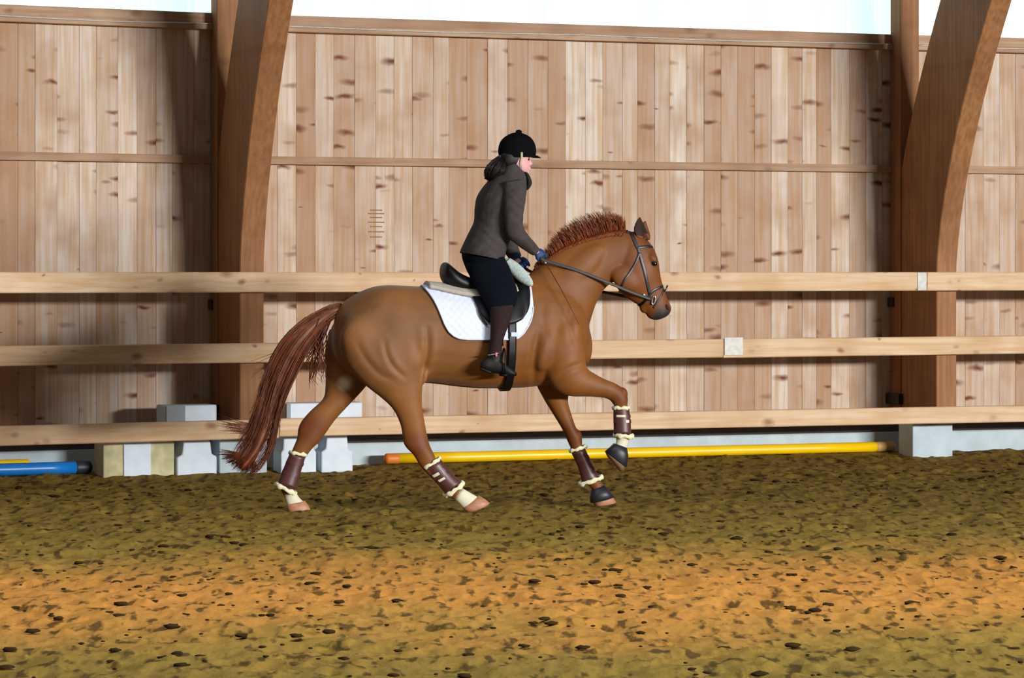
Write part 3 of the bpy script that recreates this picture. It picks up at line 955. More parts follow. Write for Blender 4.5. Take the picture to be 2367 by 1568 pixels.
M['strap'] = simple_mat('bridle_leather', lin(22, 25, 36), 0.42, noise=0.1, scale=60, spec=0.6)
M['rein'] = simple_mat('rein_web', lin(46, 45, 44), 0.55, noise=0.12, scale=60)
M['metal'] = simple_mat('bright_steel', lin(225, 225, 225), 0.18, 1.0, noise=0.03)
M['boot'] = simple_mat('brown_leather_boot', lin(80, 44, 42), 0.4, noise=0.15, scale=25, spec=0.5)
M['fleece'] = simple_mat('cream_fleece', lin(230, 224, 186), 0.95, noise=0.16, scale=60, bump=1.0, sheen=0.3)
M['tab'] = simple_mat('pale_tab', lin(214, 206, 176), 0.6, noise=0.05)

M['ear_in'] = simple_mat('dark_inner_ear', lin(44, 22, 13), 0.8, noise=0.2)
def ear_mesh(sg):
    """pointed ear with a hollow facing outwards"""
    base, tip = L3(1487, 553, sg * .05), L3(1479 if sg > 0 else 1492, 502 if sg > 0 else 511, sg * .068)
    rings, dark = [], []
    for t, ra in ((0, 15), (.12, 17.5), (.3, 18), (.48, 15.5), (.65, 11.5), (.8, 7.5), (.92, 3.5), (1, .6)):
        c = base.lerp(tip, t) + Vector((-.010 * math.sin(t * 3.1), 0, 0))
        dx = Vector((1, 0, -.2)).normalized() * ra * MPP
        dy = .030 * (1 - .8 * t)
        ring = []
        for j in range(20):
            a = 2 * math.pi * j / 20
            out = -sg * math.sin(a)                         # >0 on the outer side
            y = math.sin(a) * dy
            if math.sin(a) * -sg > 0: y *= (1 - 1.15 * math.sin(a) ** 2 * (1 - .4 * t)) # hollow
            ring.append(c + dx * math.cos(a) + Vector((0, y, 0)))
        rings.append(ring)
    v, f = loft_rings(rings)
    return new_mesh('ear', v, f)
horse = empty('horse', O_H, THETA)
tag(horse, 'chestnut horse cantering to the right along the wooden wall', 'horse')
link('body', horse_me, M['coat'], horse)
M['ear'] = simple_mat('chestnut_ear', lin(104, 52, 22), 0.6, noise=0.2, scale=20)
for sg in (1, -1):
    e_ = ear_mesh(sg)
    ear = link('ear', e_, M['ear'], horse)
    e_.materials.append(M['ear_in'])
    for p in e_.polygons:
        if p.normal.y * -sg > .25 and p.center.z > L3(1487, 544, 0).z: p.material_index = 1

def hoof(rings_px, w, widths, mat, name='hoof', flat=2.3):
    rr = []
    for (x1, y1, x2, y2), wd in zip(rings_px, widths):
        a_, b_ = L3(x1, y1, w), L3(x2, y2, w)
        rr.append(ell_ring((a_ + b_) / 2, (a_ - b_) / 2, (0, wd, 0), 28, flat))
    v, f = loft_rings(rr)
    return new_mesh(name, v, f)
link('hoof', hoof([(1446, 1040, 1420, 1027), (1449, 1058, 1410, 1036), (1442, 1088, 1400, 1047), (1434, 1090, 1403, 1053)], .13, (.038, .046, .052, .044), M['hoof_dark']), M['hoof_dark'], horse)
link('hoof', hoof([(1402, 1132, 1370, 1146), (1414, 1146, 1370, 1158), (1424, 1161, 1374, 1170), (1420, 1164, 1378, 1171)], -.135, (.04, .048, .054, .05), M['hoof_dark']), M['hoof'], horse)
link('hoof', hoof([(1107, 1146, 1069, 1176), (1121, 1154, 1074, 1181), (1132, 1163, 1082, 1185), (1127, 1168, 1087, 1185)], .15, (.041, .048, .054, .048), M['hoof']), M['hoof'], horse)
link('hoof', hoof([(705, 1158, 662, 1166), (712, 1168, 663, 1175), (719, 1180, 665, 1184), (715, 1183, 668, 1185)], -.15, (.04, .047, .053, .05), M['hoof']), M['hoof'], horse)
for sg in (1, -1):
    c = on_skin(1513, 609, 0)[0]
    c = Vector((c.x, c.y * sg, c.z))
    link('eye', MB().add(*ellipsoid(c + Vector((0, sg * .004, 0)), (.021, 0, -.008), (0, .014, 0), (.005, 0, .016), 20, 14)).mesh('eye'), M['eye'], horse)
    nc = on_skin(1543, 710, 0)[0]
    nc = Vector((nc.x, nc.y * sg, nc.z))
    if True:
        link('nostril', MB().add(*ellipsoid(nc + Vector((0, sg * .002, 0)), (.010, 0, -.020), (0, .007, 0), (.010, 0, .006), 14, 8)).mesh('nostril'), M['ear_in'], horse)

# mane and tail: bundles of tapering strands
def strand(mb, pts, r0, r1, n=4):
    k = len(pts)
    mb.add(*tube(pts, [r0 + (r1 - r0) * (i / (k - 1)) ** 1.5 for i in range(k)], n))
crest = [(1236, 622), (1262, 596), (1284, 580), (1306, 567), (1328, 557), (1350, 549), (1375, 541), (1400, 535), (1424, 531), (1446, 531)]
hair_h = [8, 16, 22, 28, 34, 40, 44, 46, 42, 30]
lean = [-0.2, -0.3, -.45, -.55, -.55, -.5, -.4, -.3, -.15, -.1]
mb = MB()
R_ = random.Random(3)
for i in range(2000):
    t = R_.random() * (len(crest) - 1.001)
    k = int(t); fr = t - k
    cx = crest[k][0] * (1 - fr) + crest[k + 1][0] * fr; cy = crest[k][1] * (1 - fr) + crest[k + 1][1] * fr
    h = (hair_h[k] * (1 - fr) + hair_h[k + 1] * fr) * R_.uniform(.5, 1.22)
    ln = lean[k] * (1 - fr) + lean[k + 1] * fr + R_.uniform(-.16, .16)
    w0 = R_.uniform(-.026, .026)
    w1 = w0 * 1.5 + R_.uniform(-.02, .03)
    pts = []
    for j in range(5):
        u = j / 4
        pts.append(L3(cx + h * ln * u * (0.6 + .6 * u), cy + 7 - (h + 7) * u * (1 - .12 * u), w0 + (w1 - w0) * u))
    strand(mb, pts, .0026, .0007)
# longer lock lying on the near side of the crest
for i in range(260):
    t = R_.random() * (len(crest) - 1.001)
    k = int(t); fr = t - k
    cx = crest[k][0] * (1 - fr) + crest[k + 1][0] * fr; cy = crest[k][1] * (1 - fr) + crest[k + 1][1] * fr
    pts = []
    for j in range(5):
        u = j / 4
        x, y = cx - 10 * u + R_.uniform(-2, 2), cy + 2 + 14 * u
        pts.append(on_skin(x, y, .004)[0])
    strand(mb, pts, .005, .0015)
link('mane', mb.mesh('mane'), M['mane'], horse)
mb = MB()
for i in range(26):                                        # forelock between the ears
    w0 = R_.uniform(-.03, .03)
    pts = [L3(1470 + 6 * u + R_.uniform(-2, 2), 535 - 26 * math.sin(u * 2.2) * R_.uniform(.5, 1) , w0) for u in (0, .3, .6, 1.0)]
    strand(mb, pts, .003, .001)
link('forelock', mb.mesh('forelock'), M['mane'], horse)

tail_path = [(792, 712, 10, 10), (772, 718, 13, 16), (745, 734, 18, 26), (712, 762, 26, 38), (680, 800, 33, 44), (654, 848, 36, 46), (634, 900, 34, 40), (620, 950, 32, 32), (606, 1000, 36, 34), (586, 1044, 40, 40), (556, 1084, 30, 40)]
tp = cr_sections(tail_path, 3)
mb = MB()
# dense core of the tail
rings = []
for i, s in enumerate(tp):
    a0, a1 = tp[max(i - 1, 0)], tp[min(i + 1, len(tp) - 1)]
    tx, ty = a1[0] - a0[0], a1[1] - a0[1]
    l = math.hypot(tx, ty)
    nx, ny = -ty / l, tx / l
    k = s[2] * (0.72 if i < 14 else .6 - .4 * (i - 14) / (len(tp) - 14))
    p1, p2 = L3(s[0] + nx * k, s[1] + ny * k, 0), L3(s[0] - nx * k, s[1] - ny * k, 0)
    rings.append(ell_ring((p1 + p2) / 2, (p1 - p2) / 2, (0, .02 + .03 * min(1, i / 10), 0), 16))
mb.add(*loft_rings(rings))
def tail_strand(x_off, w_off, start, end, flick=(0, 0), r=.0042, amp=0.0):
    pts = []
    i0, i1 = int(start * (len(tp) - 1)), int(end * (len(tp) - 1))
    m = max(6, (i1 - i0) // 2 + 2)
    for j in range(m):
        f_ = i0 + (i1 - i0) * j / (m - 1)
        i = min(int(f_), len(tp) - 2); fr = f_ - i
        s = tp[i] * (1 - fr) + tp[i + 1] * fr
        a0, a1 = tp[max(i - 1, 0)], tp[min(i + 2, len(tp) - 1)]
        tx, ty = a1[0] - a0[0], a1[1] - a0[1]
        l = math.hypot(tx, ty)
        nx, ny = -ty / l, tx / l
        u = j / (m - 1)
        k = x_off * s[2] + amp * math.sin(u * 5 + x_off * 9) * 4
        g = max(0.0, u - .55) / .45
        pts.append(L3(s[0] + nx * k + flick[0] * g * g, s[1] + ny * k + flick[1] * g * g, w_off * (.3 + .7 * min(1, f_ / 12))))
    strand(mb, pts, r, r * .25)
for i in range(950):
    st = R_.uniform(0, .35)
    en = min(1.0, R_.uniform(.62, 1.1))
    tail_strand(R_.uniform(-1, 1), R_.uniform(-.06, .06), st, en, (R_.uniform(-10, 6), R_.uniform(-6, 8)), R_.uniform(.002, .0036), R_.uniform(0, 1))
for i in range(46):                                        # inner hanging locks towards the leg
    x0, y0 = R_.uniform(738, 772), R_.uniform(735, 770)
    ex_, ey = R_.uniform(705, 748), R_.uniform(830, 905)
    w0 = R_.uniform(-.03, .05)
    strand(mb, [L3(x0, y0, w0), L3(x0 - 14, y0 + 34, w0), L3(ex_ + 8, (y0 + ey) / 2 + 20, w0), L3(ex_ + R_.uniform(-6, 8), ey - 14, w0), L3(ex_ + R_.uniform(0, 18), ey, w0)], .0045, .001)
for i in range(40):                                        # wisps flung to the left at the bottom
    y0 = R_.uniform(985, 1010)
    strand(mb, [L3(622, y0 - 6, 0), L3(598, y0 - 2, 0), L3(565, y0 - 6 + R_.uniform(-6, 4), .02), L3(R_.uniform(498, 540), y0 - 22 + R_.uniform(-8, 14), .03)], .004, .0008)
for i in range(230):
    a = R_.random()
    strand(mb, [L3(612 + 8 * a, 985, 0), L3(590 + 22 * a, 1020, .02), L3(560 + 30 * a, 1048 + 18 * a, .03), L3(505 + 95 * a + R_.uniform(-8, 8), 1045 + 48 * math.sin(a * 2.2) + R_.uniform(-10, 6), R_.uniform(-.02, .05))], .0046, .001)
for i in range(16):                                        # loose wisps on the upper outer edge
    x0, y0 = R_.uniform(655, 690), R_.uniform(780, 815)
    strand(mb, [L3(x0, y0, 0), L3(x0 - 25, y0 + 25, .02), L3(x0 - R_.uniform(55, 85), y0 + R_.uniform(45, 75), .03)], .003, .0007)
link('tail', mb.mesh('tail'), M['tail'], horse)

# ================================================================== leg boots
def sec_ring(s, grow=1.0, n=28):
    a_, b_ = L3(s[0], s[1], s[4]), L3(s[2], s[3], s[4])
    return (a_ + b_) / 2, (a_ - b_) / 2 * grow, Vector((0, s[5] * grow, 0))
def shell(secs, name='shell'):
    rr = [ell_ring(*sec_ring(s), 28) for s in cr_sections(secs, 4)]
    v, f = loft_rings(rr)
    return new_mesh(name, v, f)
def cuff(s, r, seed, tilt_dir=None, name='fleece_cuff', dip=0.0):
    """lumpy fleece roll around a section"""
    c, a, b = sec_ring(s)
    axis = a.cross(b).normalized()
    rr = random.Random(seed)
    n, m = 36, 10
    rings = []
    ph = [rr.uniform(0, 6.28) for _ in range(6)]
    for i in range(n):
        t = 2 * math.pi * i / n
        o = a * math.cos(t) + b * math.sin(t)
        od = o.normalized()
        k = r * (1 + .22 * math.sin(5 * t + ph[0]) + .16 * math.sin(11 * t + ph[1]))
        ctr = c + o + axis * (dip * math.cos(t) + r * .25 * math.sin(7 * t + ph[2]))
        rings.append([ctr + od * math.cos(2 * math.pi * j / m) * k * .8 + axis * math.sin(2 * math.pi * j / m) * k * 1.15 for j in range(m)])
    rings.append(rings[0])
    v, f = loft_rings(rings, False)
    return new_mesh(name, v, f)
def strip_on(secs, t, half, x0, x1, lift, name):
    """band lying on a boot shell: t along the boot, x0..x1 angle range in degrees"""
    ss = cr_sections(secs, 10)
    v, f = [], []
    m = 14
    for lay, gr in ((0, 1.0), (1, lift)):
        for e in (-half, half):
            q = min(max(t + e, 0), 1) * (len(ss) - 1)
            i = min(int(q), len(ss) - 2)
            s = ss[i] * (1 - (q - i)) + ss[i + 1] * (q - i)
            c, a, b = sec_ring(s, gr)
            for k in range(m + 1):
                an = math.radians(x0 + (x1 - x0) * k / m)
                v.append(c + a * math.cos(an) + b * math.sin(an))
    w_ = m + 1
    for k in range(m):
        f += [(2 * w_ + k, 2 * w_ + k + 1, 3 * w_ + k + 1, 3 * w_ + k), (k, w_ + k, w_ + k + 1, k + 1), (k, k + 1, 2 * w_ + k + 1, 2 * w_ + k), (w_ + k, 3 * w_ + k, 3 * w_ + k + 1, w_ + k + 1)]
    f += [(0, 2 * w_, 3 * w_, w_), (m, w_ + m, 3 * w_ + m, 2 * w_ + m)]
    return new_mesh(name, v, f, False)
def leg_boot(secs, top, bot, seed, label, straps):
    root = empty('leg_boot', O_H, THETA)
    tag(root, label, 'horse boot', 'brown fleece-edged boots on the horse legs')
    link('shell', shell(secs), M['boot'], root)
    link('fleece_cuff', cuff(top, .011, seed), M['fleece'], root)
    link('fleece_cuff', cuff(bot, .014, seed + 1), M['fleece'], root)
    for t, x0, x1 in straps:
        st = link('strap', strip_on(secs, t, .055, 190, 350, 1.06, 'strap'), M['boot'], root)
        if x0 is not None:
            link('tab', strip_on(secs, t, .04, x0, x1, 1.09, 'tab'), M['tab'], st)
    return root
leg_boot([(1453, 941, 1418, 941, .13, .043), (1457, 968, 1418, 968, .13, .042), (1459, 1004, 1419, 1004, .13, .045)],
         (1454, 943, 1417, 943, .13, .043), (1463, 1010, 1421, 1007, .13, .047), 1, 'brown fleece-edged boot on the raised foreleg', [(.40, 225, 285), (.58, 285, 310)])
leg_boot([(1352, 1036, 1320, 1046, -.135, .044), (1368, 1072, 1337, 1082, -.135, .043), (1385, 1104, 1345, 1115, -.135, .048)],
         (1354, 1031, 1317, 1043, -.135, .045), (1391, 1103, 1340, 1120, -.135, .05), 11, 'brown fleece-edged boot on the planted far foreleg', [(.3, None, None), (.62, None, None)])
leg_boot([(1019, 1062, 982, 1086, .15, .044), (1042, 1092, 1007, 1114, .15, .043), (1066, 1114, 1029, 1139, .15, .048)],
         (1017, 1059, 979, 1082, .15, .046), (1071, 1117, 1029, 1147, .15, .051), 21, 'brown fleece-edged boot on the near hind leg', [(.32, 215, 262), (.52, 225, 270)])
leg_boot([(706, 1058, 669, 1050, -.15, .044), (696, 1090, 656, 1081, -.15, .043), (684, 1134, 642, 1116, -.15, .05)],
         (708, 1052, 670, 1046, -.15, .045), (682, 1143, 638, 1120, -.15, .052), 31, 'brown fleece-edged boot on the far hind leg below the tail', [(.3, None, None), (.62, None, None)])
def bell(rings_px, w, widths, label):
    me = hoof(rings_px, w, widths, None, 'bell_boot')
    o = link('bell_boot', me, M['black'])
    o.location = O_H; o.rotation_euler = (0, 0, THETA)
    tag(o, label, 'bell boot', 'black bell boots on the front hooves')
bell([(1449, 1036, 1419, 1025), (1452, 1054, 1410, 1034), (1448, 1080, 1398, 1044), (1440, 1080, 1402, 1048)], .13, (.042, .051, .058, .05), 'black bell boot on the raised front hoof')
bell([(1397, 1121, 1366, 1133), (1410, 1136, 1364, 1149), (1419, 1149, 1365, 1163), (1415, 1151, 1369, 1163)], -.135, (.043, .052, .06, .054), 'black bell boot on the planted front hoof')

# ================================================================== saddle cloth, half pad, saddle
AX_V = L3(1120, 775).z
def drape_at_phi(u, phi, off):
    d = Vector((0, -math.sin(phi), math.cos(phi)))          # phi>0 towards the viewer
    a = Vector((u, 0, AX_V))
    h = HB.ray_cast(a + d * 1.2, -d)
    if h[0] is None:
        return a + d * .27, d
    nn = Vector((0, h[1].y, h[1].z)).normalized()
    return h[0] + d * off, d
def phi_for_z(u, z, off, hi=2.9):
    lo_, hi_ = 0.0, hi
    for _ in range(26):
        m = (lo_ + hi_) / 2
        if drape_at_phi(u, m, off)[0].z > z: lo_ = m
        else: hi_ = m
    return (lo_ + hi_) / 2
def drape(name, top_fn, cols_u, bot_fn, rows, off, thick, quilt=0.0, both=True, skew=None):
    """cloth lying on the horse between angle 0 (spine) and the outline height bot_fn(u)"""
    verts_o, verts_i = [], []
    nU = len(cols_u)
    ts = np.linspace(-1, 1, 2 * rows + 1) if both else np.linspace(0, 1, rows + 1)
    for iu, u in enumerate(cols_u):
        ph = phi_for_z(u, bot_fn(u), off)
        pt0 = top_fn(u) if top_fn else 0.0
        for t in ts:
            p_ = math.copysign(pt0 + (ph - pt0) * abs(t), t)
            uu = u if skew is None else u + skew(u, abs(t))
            q, d = drape_at_phi(uu, p_, off)
            qq = 0.0
            if quilt:
                s1 = abs(t) * ph * .27 / .055; s2 = uu / .055
                qq = quilt * (abs(math.sin(math.pi * (s1 + s2) / 1.0)) * abs(math.sin(math.pi * (s2 - s1) / 1.0))) ** .5
            verts_i.append(q); verts_o.append(q + d * (thick + qq))
    nT = len(ts)
    v = verts_o + verts_i
    m = len(verts_o)
    f = []
    for i in range(nU - 1):
        for j in range(nT - 1):
            a = i * nT + j
            f.append((a, a + 1, a + nT + 1, a + nT)); f.append((m + a, m + a + nT, m + a + nT + 1, m + a + 1))
    for i in range(nU - 1):
        for j in (0, nT - 1):
            a = i * nT + j
            f.append((a, a + nT, m + a + nT, m + a))
    for j in range(nT - 1):
        for i in (0, nU - 1):
            a = i * nT + j
            f.append((a, m + a, m + a + 1, a + 1))
    me = new_mesh(name, v, f)
    bm = bmesh.new(); bm.from_mesh(me)
    bmesh.ops.recalc_face_normals(bm, faces=bm.faces); bm.to_mesh(me); bm.free()
    return me
def outline_fn(pts, w=.27):
    """piecewise-linear lower outline from photo points"""
    q = sorted([(L3(x, y, w).x, L3(x, y, w).z) for x, y in pts])
    xs, zs = [a for a, _ in q], [b for _, b in q]
    return lambda u: float(np.interp(u, xs, zs)), xs[0], xs[-1]
def local_thing(name, label, cat, group=None):
    o = empty(name, O_H, THETA)
    return tag(o, label, cat, group)

M['pad'] = simple_mat('white_quilted_cotton', lin(222, 231, 252), 0.85, noise=0.03, scale=50, sheen=0.2)
M['piping'] = simple_mat('pale_piping', lin(206, 220, 244), 0.7, noise=0.03)
M['halfpad'] = simple_mat('grey_cream_felt', lin(186, 178, 164), 0.95, noise=0.1, scale=60, bump=.6)
M['sheep'] = simple_mat('pale_sheepskin', lin(186, 202, 196), 0.95, noise=0.14, scale=70, bump=1.0, sheen=.3)

pad_bot, pu0, pu1 = outline_fn([(990, 667), (998, 680), (1006, 695), (1013, 712), (1020, 732), (1027, 752), (1036, 768), (1047, 778), (1060, 784), (1080, 786), (1130, 786), (1180, 786), (1198, 783), (1211, 772), (1222, 756), (1230, 740), (1234, 724), (1236, 712)])
pad_root = local_thing('saddle_pad', 'white quilted saddle pad under the black saddle', 'saddle pad')
us = np.linspace(pu0, pu1, 90)
link('quilted_cloth', drape('quilted_cloth', None, us, pad_bot, 34, .004, .008, .006), M['pad'], pad_root)
# piping along the edge
for sg in (1, -1):
    pts = []
    for u in np.linspace(pu0, pu1, 70):
        ph = phi_for_z(u, pad_bot(u) + .004, .012)
        pts.append(drape_at_phi(u, sg * ph, .016)[0])
    link('piping', MB().add(*tube(pts, .006, 8)).mesh('piping'), M['piping'], pad_root)

hp_bot, hu0, hu1 = outline_fn([(997, 668), (1010, 670), (1030, 675), (1060, 682), (1100, 690), (1150, 692), (1200, 680), (1214, 664)], .2)
hp_root = local_thing('half_pad', 'pale fleece half pad between saddle and white pad', 'half pad')
link('pad_layer', drape('pad_layer', None, np.linspace(hu0, hu1, 50), hp_bot, 14, .02, .026), M['halfpad'], hp_root)
# sheepskin roll at the pommel
for sg in (1, -1):
    rr = []
    for s in cr_sections([(1166, 604, 12), (1176, 613, 14), (1188, 626, 15), (1200, 641, 14), (1210, 654, 10), (1214, 660, 5)], 4):
        c = L3(s[0] , s[1], 0)
        c.y = -sg * (.035 + .0028 * max(0.0, s[1] - 600))
        a = Vector((1, 0, .75)).normalized()
        rr.append(ell_ring(c, a * s[2] * MPP, (0, .035, 0), 18))
    link('sheepskin_roll', MB().add(*loft_rings(rr)).mesh('sheepskin_roll'), M['sheep'], hp_root)

sad = local_thing('saddle', 'black leather saddle with raised cantle under the rider', 'saddle')
# seat
sm_ = MB()
rings = []
for s in cr_sections([(1020, 622, 640, .07), (1024, 609, 650, .115), (1032, 607, 660, .145), (1044, 617, 667, .155), (1062, 631, 674, .15), (1090, 643, 678, .135), (1130, 647, 678, .115), (1160, 640, 672, .10), (1182, 625, 664, .085), (1196, 615, 656, .07), (1206, 622, 652, .045)], 4):
    a_, b_ = L3(s[0], s[1], 0), L3(s[0], s[2], 0)
    rings.append(ell_ring((a_ + b_) / 2, (a_ - b_) / 2, (0, s[3], 0), 26, 2.5))
sm_.add(*loft_rings(rings))
link('seat', sm_.mesh('seat'), M['leather'], sad)
fl_bot, fu0, fu1 = outline_fn([(1098, 676), (1104, 700), (1116, 728), (1130, 745), (1160, 752), (1192, 746), (1210, 736), (1224, 716), (1231, 694), (1232, 678)], .3)
for sg in (1, -1):
    us = np.linspace(fu0, fu1, 40)
    rows = 18
    verts, faces = [], []
    for lay in (0, 1):
        for u in us:
            top = L3(1120 + 75 * ((u - fu0) / (fu1 - fu0)), 648 - 4 * ((u - fu0) / (fu1 - fu0)), .15).z
            p0, p1 = phi_for_z(u, top, .05), phi_for_z(u, fl_bot(u), .05)
            for k in range(rows + 1):
                q, d = drape_at_phi(u, sg * (p0 + (p1 - p0) * k / rows), .026 + .014 * (1 - k / rows))
                bulge = .012 * math.exp(-((u - (fu1 - .045)) / .03) ** 2)      # knee roll
                verts.append(q + d * ((.008 + bulge) if lay else 0))
    nT = rows + 1; m = len(us) * nT
    for i in range(len(us) - 1):
        for j in range(nT - 1):
            a = i * nT + j
            faces.append((m + a, m + a + 1, m + a + nT + 1, m + a + nT)); faces.append((a, a + nT, a + nT + 1, a + 1))
        for j in (0, nT - 1):
            a = i * nT + j
            faces.append((a, a + nT, m + a + nT, m + a))
    for j in range(nT - 1):
        for i in (0, len(us) - 1):
            a = i * nT + j
            faces.append((a, m + a, m + a + 1, a + 1))
    me = new_mesh('flap', verts, faces)
    bm = bmesh.new(); bm.from_mesh(me); bmesh.ops.recalc_face_normals(bm, faces=bm.faces); bm.to_mesh(me); bm.free()
    link('flap', me, M['leather'], sad)
# girth: a band around the belly
gu0, gu1 = L3(1174, 800, .27).x, L3(1193, 800, .27).x
verts, faces = [], []
NP = 60
for lay, off in ((0, .006), (1, .022)):
    for u in np.linspace(gu0, gu1, 6):
        for k in range(NP + 1):
            ph = 1.15 + (2 * math.pi - 2.3) * k / NP
            q, d = drape_at_phi(u, ph, off)
            verts.append(q)
nT = NP + 1; m = 6 * nT
for i in range(5):
    for j in range(NP):
        a = i * nT + j
        faces += [(m + a, m + a + 1, m + a + nT + 1, m + a + nT), (a, a + nT, a + nT + 1, a + 1)]
for j in range(NP):
    for i in (0, 5):
        a = i * nT + j
        faces.append((a, m + a, m + a + 1, a + 1))
me = new_mesh('girth', verts, faces)
bm = bmesh.new(); bm.from_mesh(me); bmesh.ops.recalc_face_normals(bm, faces=bm.faces); bm.to_mesh(me); bm.free()
girth = link('girth', me, M['leather'], sad)

def ribbon(pts, nors, hw, th):
    """flat strap along points with surface normals"""
    pts = [Vector(p) for p in pts]
    rings = []
    for i, p in enumerate(pts):
        t = (pts[min(i + 1, len(pts) - 1)] - pts[max(i - 1, 0)]).normalized()
        n = Vector(nors[i]); n = (n - t * n.dot(t)).normalized()
        b = t.cross(n)
        rings.append([p + b * hw * .8 + n * th, p + b * hw + n * th * .5, p + b * hw - n * th, p - b * hw - n * th, p - b * hw + n * th * .5, p - b * hw * .8 + n * th])
    return loft_rings(rings)
def skin_strap(path, hw, th=.0022, off=.003, sub=5, mirror=False):
    P, Q = [], []
    for s in cr_sections(path, sub):
        p, n = on_skin(s[0], s[1], off)
        P.append(p); Q.append(n)
    # smooth
    for _ in range(3):
        P = [P[0]] + [(P[i - 1] + P[i] * 2 + P[i + 1]) / 4 for i in range(1, len(P) - 1)] + [P[-1]]
        Q = [Q[0]] + [((Q[i - 1] + Q[i] * 2 + Q[i + 1]) / 4).normalized() for i in range(1, len(Q) - 1)] + [Q[-1]]
    if mirror:
        P = [Vector((p.x, -p.y, p.z)) for p in P]; Q = [Vector((n.x, -n.y, n.z)) for n in Q]
    return ribbon(P, Q, hw, th)
# curved strap behind the rider's leg, white keeper
v, f = skin_strap([(1106, 690), (1103, 706), (1106, 726), (1114, 742), (1124, 754)], .007, .003, .034)
link('strap', MB().add(v, f).mesh('strap'), M['leather'], sad)
c, n = on_skin(1186, 774, .03)
link('girth_keeper', bbox_mesh('girth_keeper', c, (.027, 0, 0), (0, .006, 0), (0, 0, .016), .004), M['piping'], sad)
for sg in (1, -1):
    # stirrup leather and iron
    lea = [L3(1150, 668, .30), L3(1154, 720, .345), L3(1158, 770, .375), L3(1160, 800, .39)]
    if sg < 0: lea = [Vector((p.x, -p.y, p.z)) for p in lea]
    lth = link('stirrup_leather', MB().add(*ribbon(lea, [Vector((0, -sg, 0.05))] * 4, .012, .003)).mesh('stirrup_leather'), M['leather'], sad)
    pts = []
    b0 = L3(1164, 866, .385)
    for k in range(25):
        a = math.pi * k / 24
        pts.append(Vector((b0.x + .004 * math.sin(a), -sg * (.385 + .055 * math.cos(a)), b0.z + .185 * math.sin(a) ** .6 if 0 < k < 24 else b0.z)))
    st = MB().add(*tube(pts, .0065, 8))
    st.add(*box_geo((b0.x, -sg * .385, b0.z - .004), (.022, 0, 0), (0, .058, 0), (0, 0, .007)))
    link('stirrup_iron', st.mesh('stirrup_iron'), M['leather'], sad)

# ================================================================== bridle and reins
br = local_thing('bridle', 'black leather bridle with bright bit ring on the horse head', 'bridle')
HSTRAPS = [
    ('headpiece', [(1452, 534), (1460, 541), (1466, 556), (1474, 574)], .013, 'strap'),
    ('cheekpiece', [(1474, 570), (1482, 600), (1490, 628), (1496, 655), (1502, 680)], .012, 'strap'),
    ('throatlash', [(1478, 584), (1470, 606), (1456, 630), (1444, 646), (1437, 661)], .008, 'strap'),
    ('browband', [(1474, 572), (1484, 571), (1496, 570), (1508, 571)], .009, 'strap'),
    ('noseband', [(1500, 683), (1508, 674), (1520, 667), (1532, 662)], .010, 'strap'),
    ('chin_strap', [(1502, 684), (1494, 692), (1486, 700), (1478, 706)], .010, 'leather'),
    ('flash_strap', [(1534, 668), (1527, 686), (1517, 702), (1510, 712)], .006, 'strap'),
]
for nm, path, hw, mt in HSTRAPS:
    for mir in (False, True):
        v, f = skin_strap(path, hw, mirror=mir)
        link(nm, MB().add(v, f).mesh(nm), M[mt], br)
# ends that stick out: loose strap tip over the nose, keeper below the throat
link('strap_tip', MB().add(*ribbon([L3(1534, 676, .03), L3(1540, 668, .028), L3(1543, 660, .024)], [Vector((0, -1, 0))] * 3, .006, .002)).mesh('strap_tip'), M['strap'], br)
link('strap_tip', MB().add(*ribbon([L3(1437, 658, .08), L3(1434, 668, .085), L3(1431, 676, .085)], [Vector((0, -1, 0))] * 3, .006, .002)).mesh('strap_tip'), M['strap'], br)
# loop over the poll joining both headpieces
pp, _ = on_skin(1452, 534, .004)
pl = [Vector((pp.x, pp.y, pp.z)), Vector((pp.x - .002, pp.y * .5, pp.z + .016)), Vector((pp.x - .002, -pp.y * .5, pp.z + .016)), Vector((pp.x, -pp.y, pp.z))]
link('poll_strap', MB().add(*ribbon(pl, [Vector((-.3, 0, 1))] * 4, .013, .003)).mesh('poll_strap'), M['strap'], br)
for sg in (1, -1):
    c, n = on_skin(1510, 694, .008)
    if sg < 0: c = Vector((c.x, -c.y, c.z))
    pts = [c + Vector((math.cos(t) * .012 + math.sin(t) * .006, -sg * .002, math.sin(t) * .030)) for t in np.linspace(0, 2 * math.pi, 25)]
    link('bit_ring', MB().add(*tube(pts, .0055, 8, False)).mesh('bit_ring'), M['metal'], br)
    b2, _ = on_skin(1488, 683, .008)
    if sg < 0: b2 = Vector((b2.x, -b2.y, b2.z))
    link('buckle', bbox_mesh('buckle', b2, (.008, 0, -.003), (0, .004, 0), (.004, 0, .013), .002), M['metal'], br)
v, f = tube([L3(1510, 697, .05), L3(1508, 698, 0), L3(1510, 697, -.05)], .006, 8)
link('bit_mouthpiece', MB().add(v, f).mesh('bit_mouthpiece'), M['metal'], br)
# reins: from the hands to the bit ring
cN, _ = on_skin(1505, 692, .01)
def rein(path, mat, nm='rein', hw=.0105):
    pts = [Vector(p) for p in cr_sections([tuple(p) for p in path], 6)]
    return link(nm, MB().add(*ribbon(pts, [Vector((0, -1, 0.15))] * len(pts), hw, .003)).mesh(nm), mat, br)
rein([L3(1251, 594, .115), L3(1258, 602, .12), L3(1330, 624, .135), L3(1400, 651, .12), L3(1455, 674, .105), cN], M['rein'])
rein([L3(1206, 614, -.11), L3(1235, 632, -.14), L3(1320, 660, -.15), L3(1398, 676, -.13), L3(1450, 686, -.10), Vector((cN.x, -cN.y, cN.z))], M['rein'])

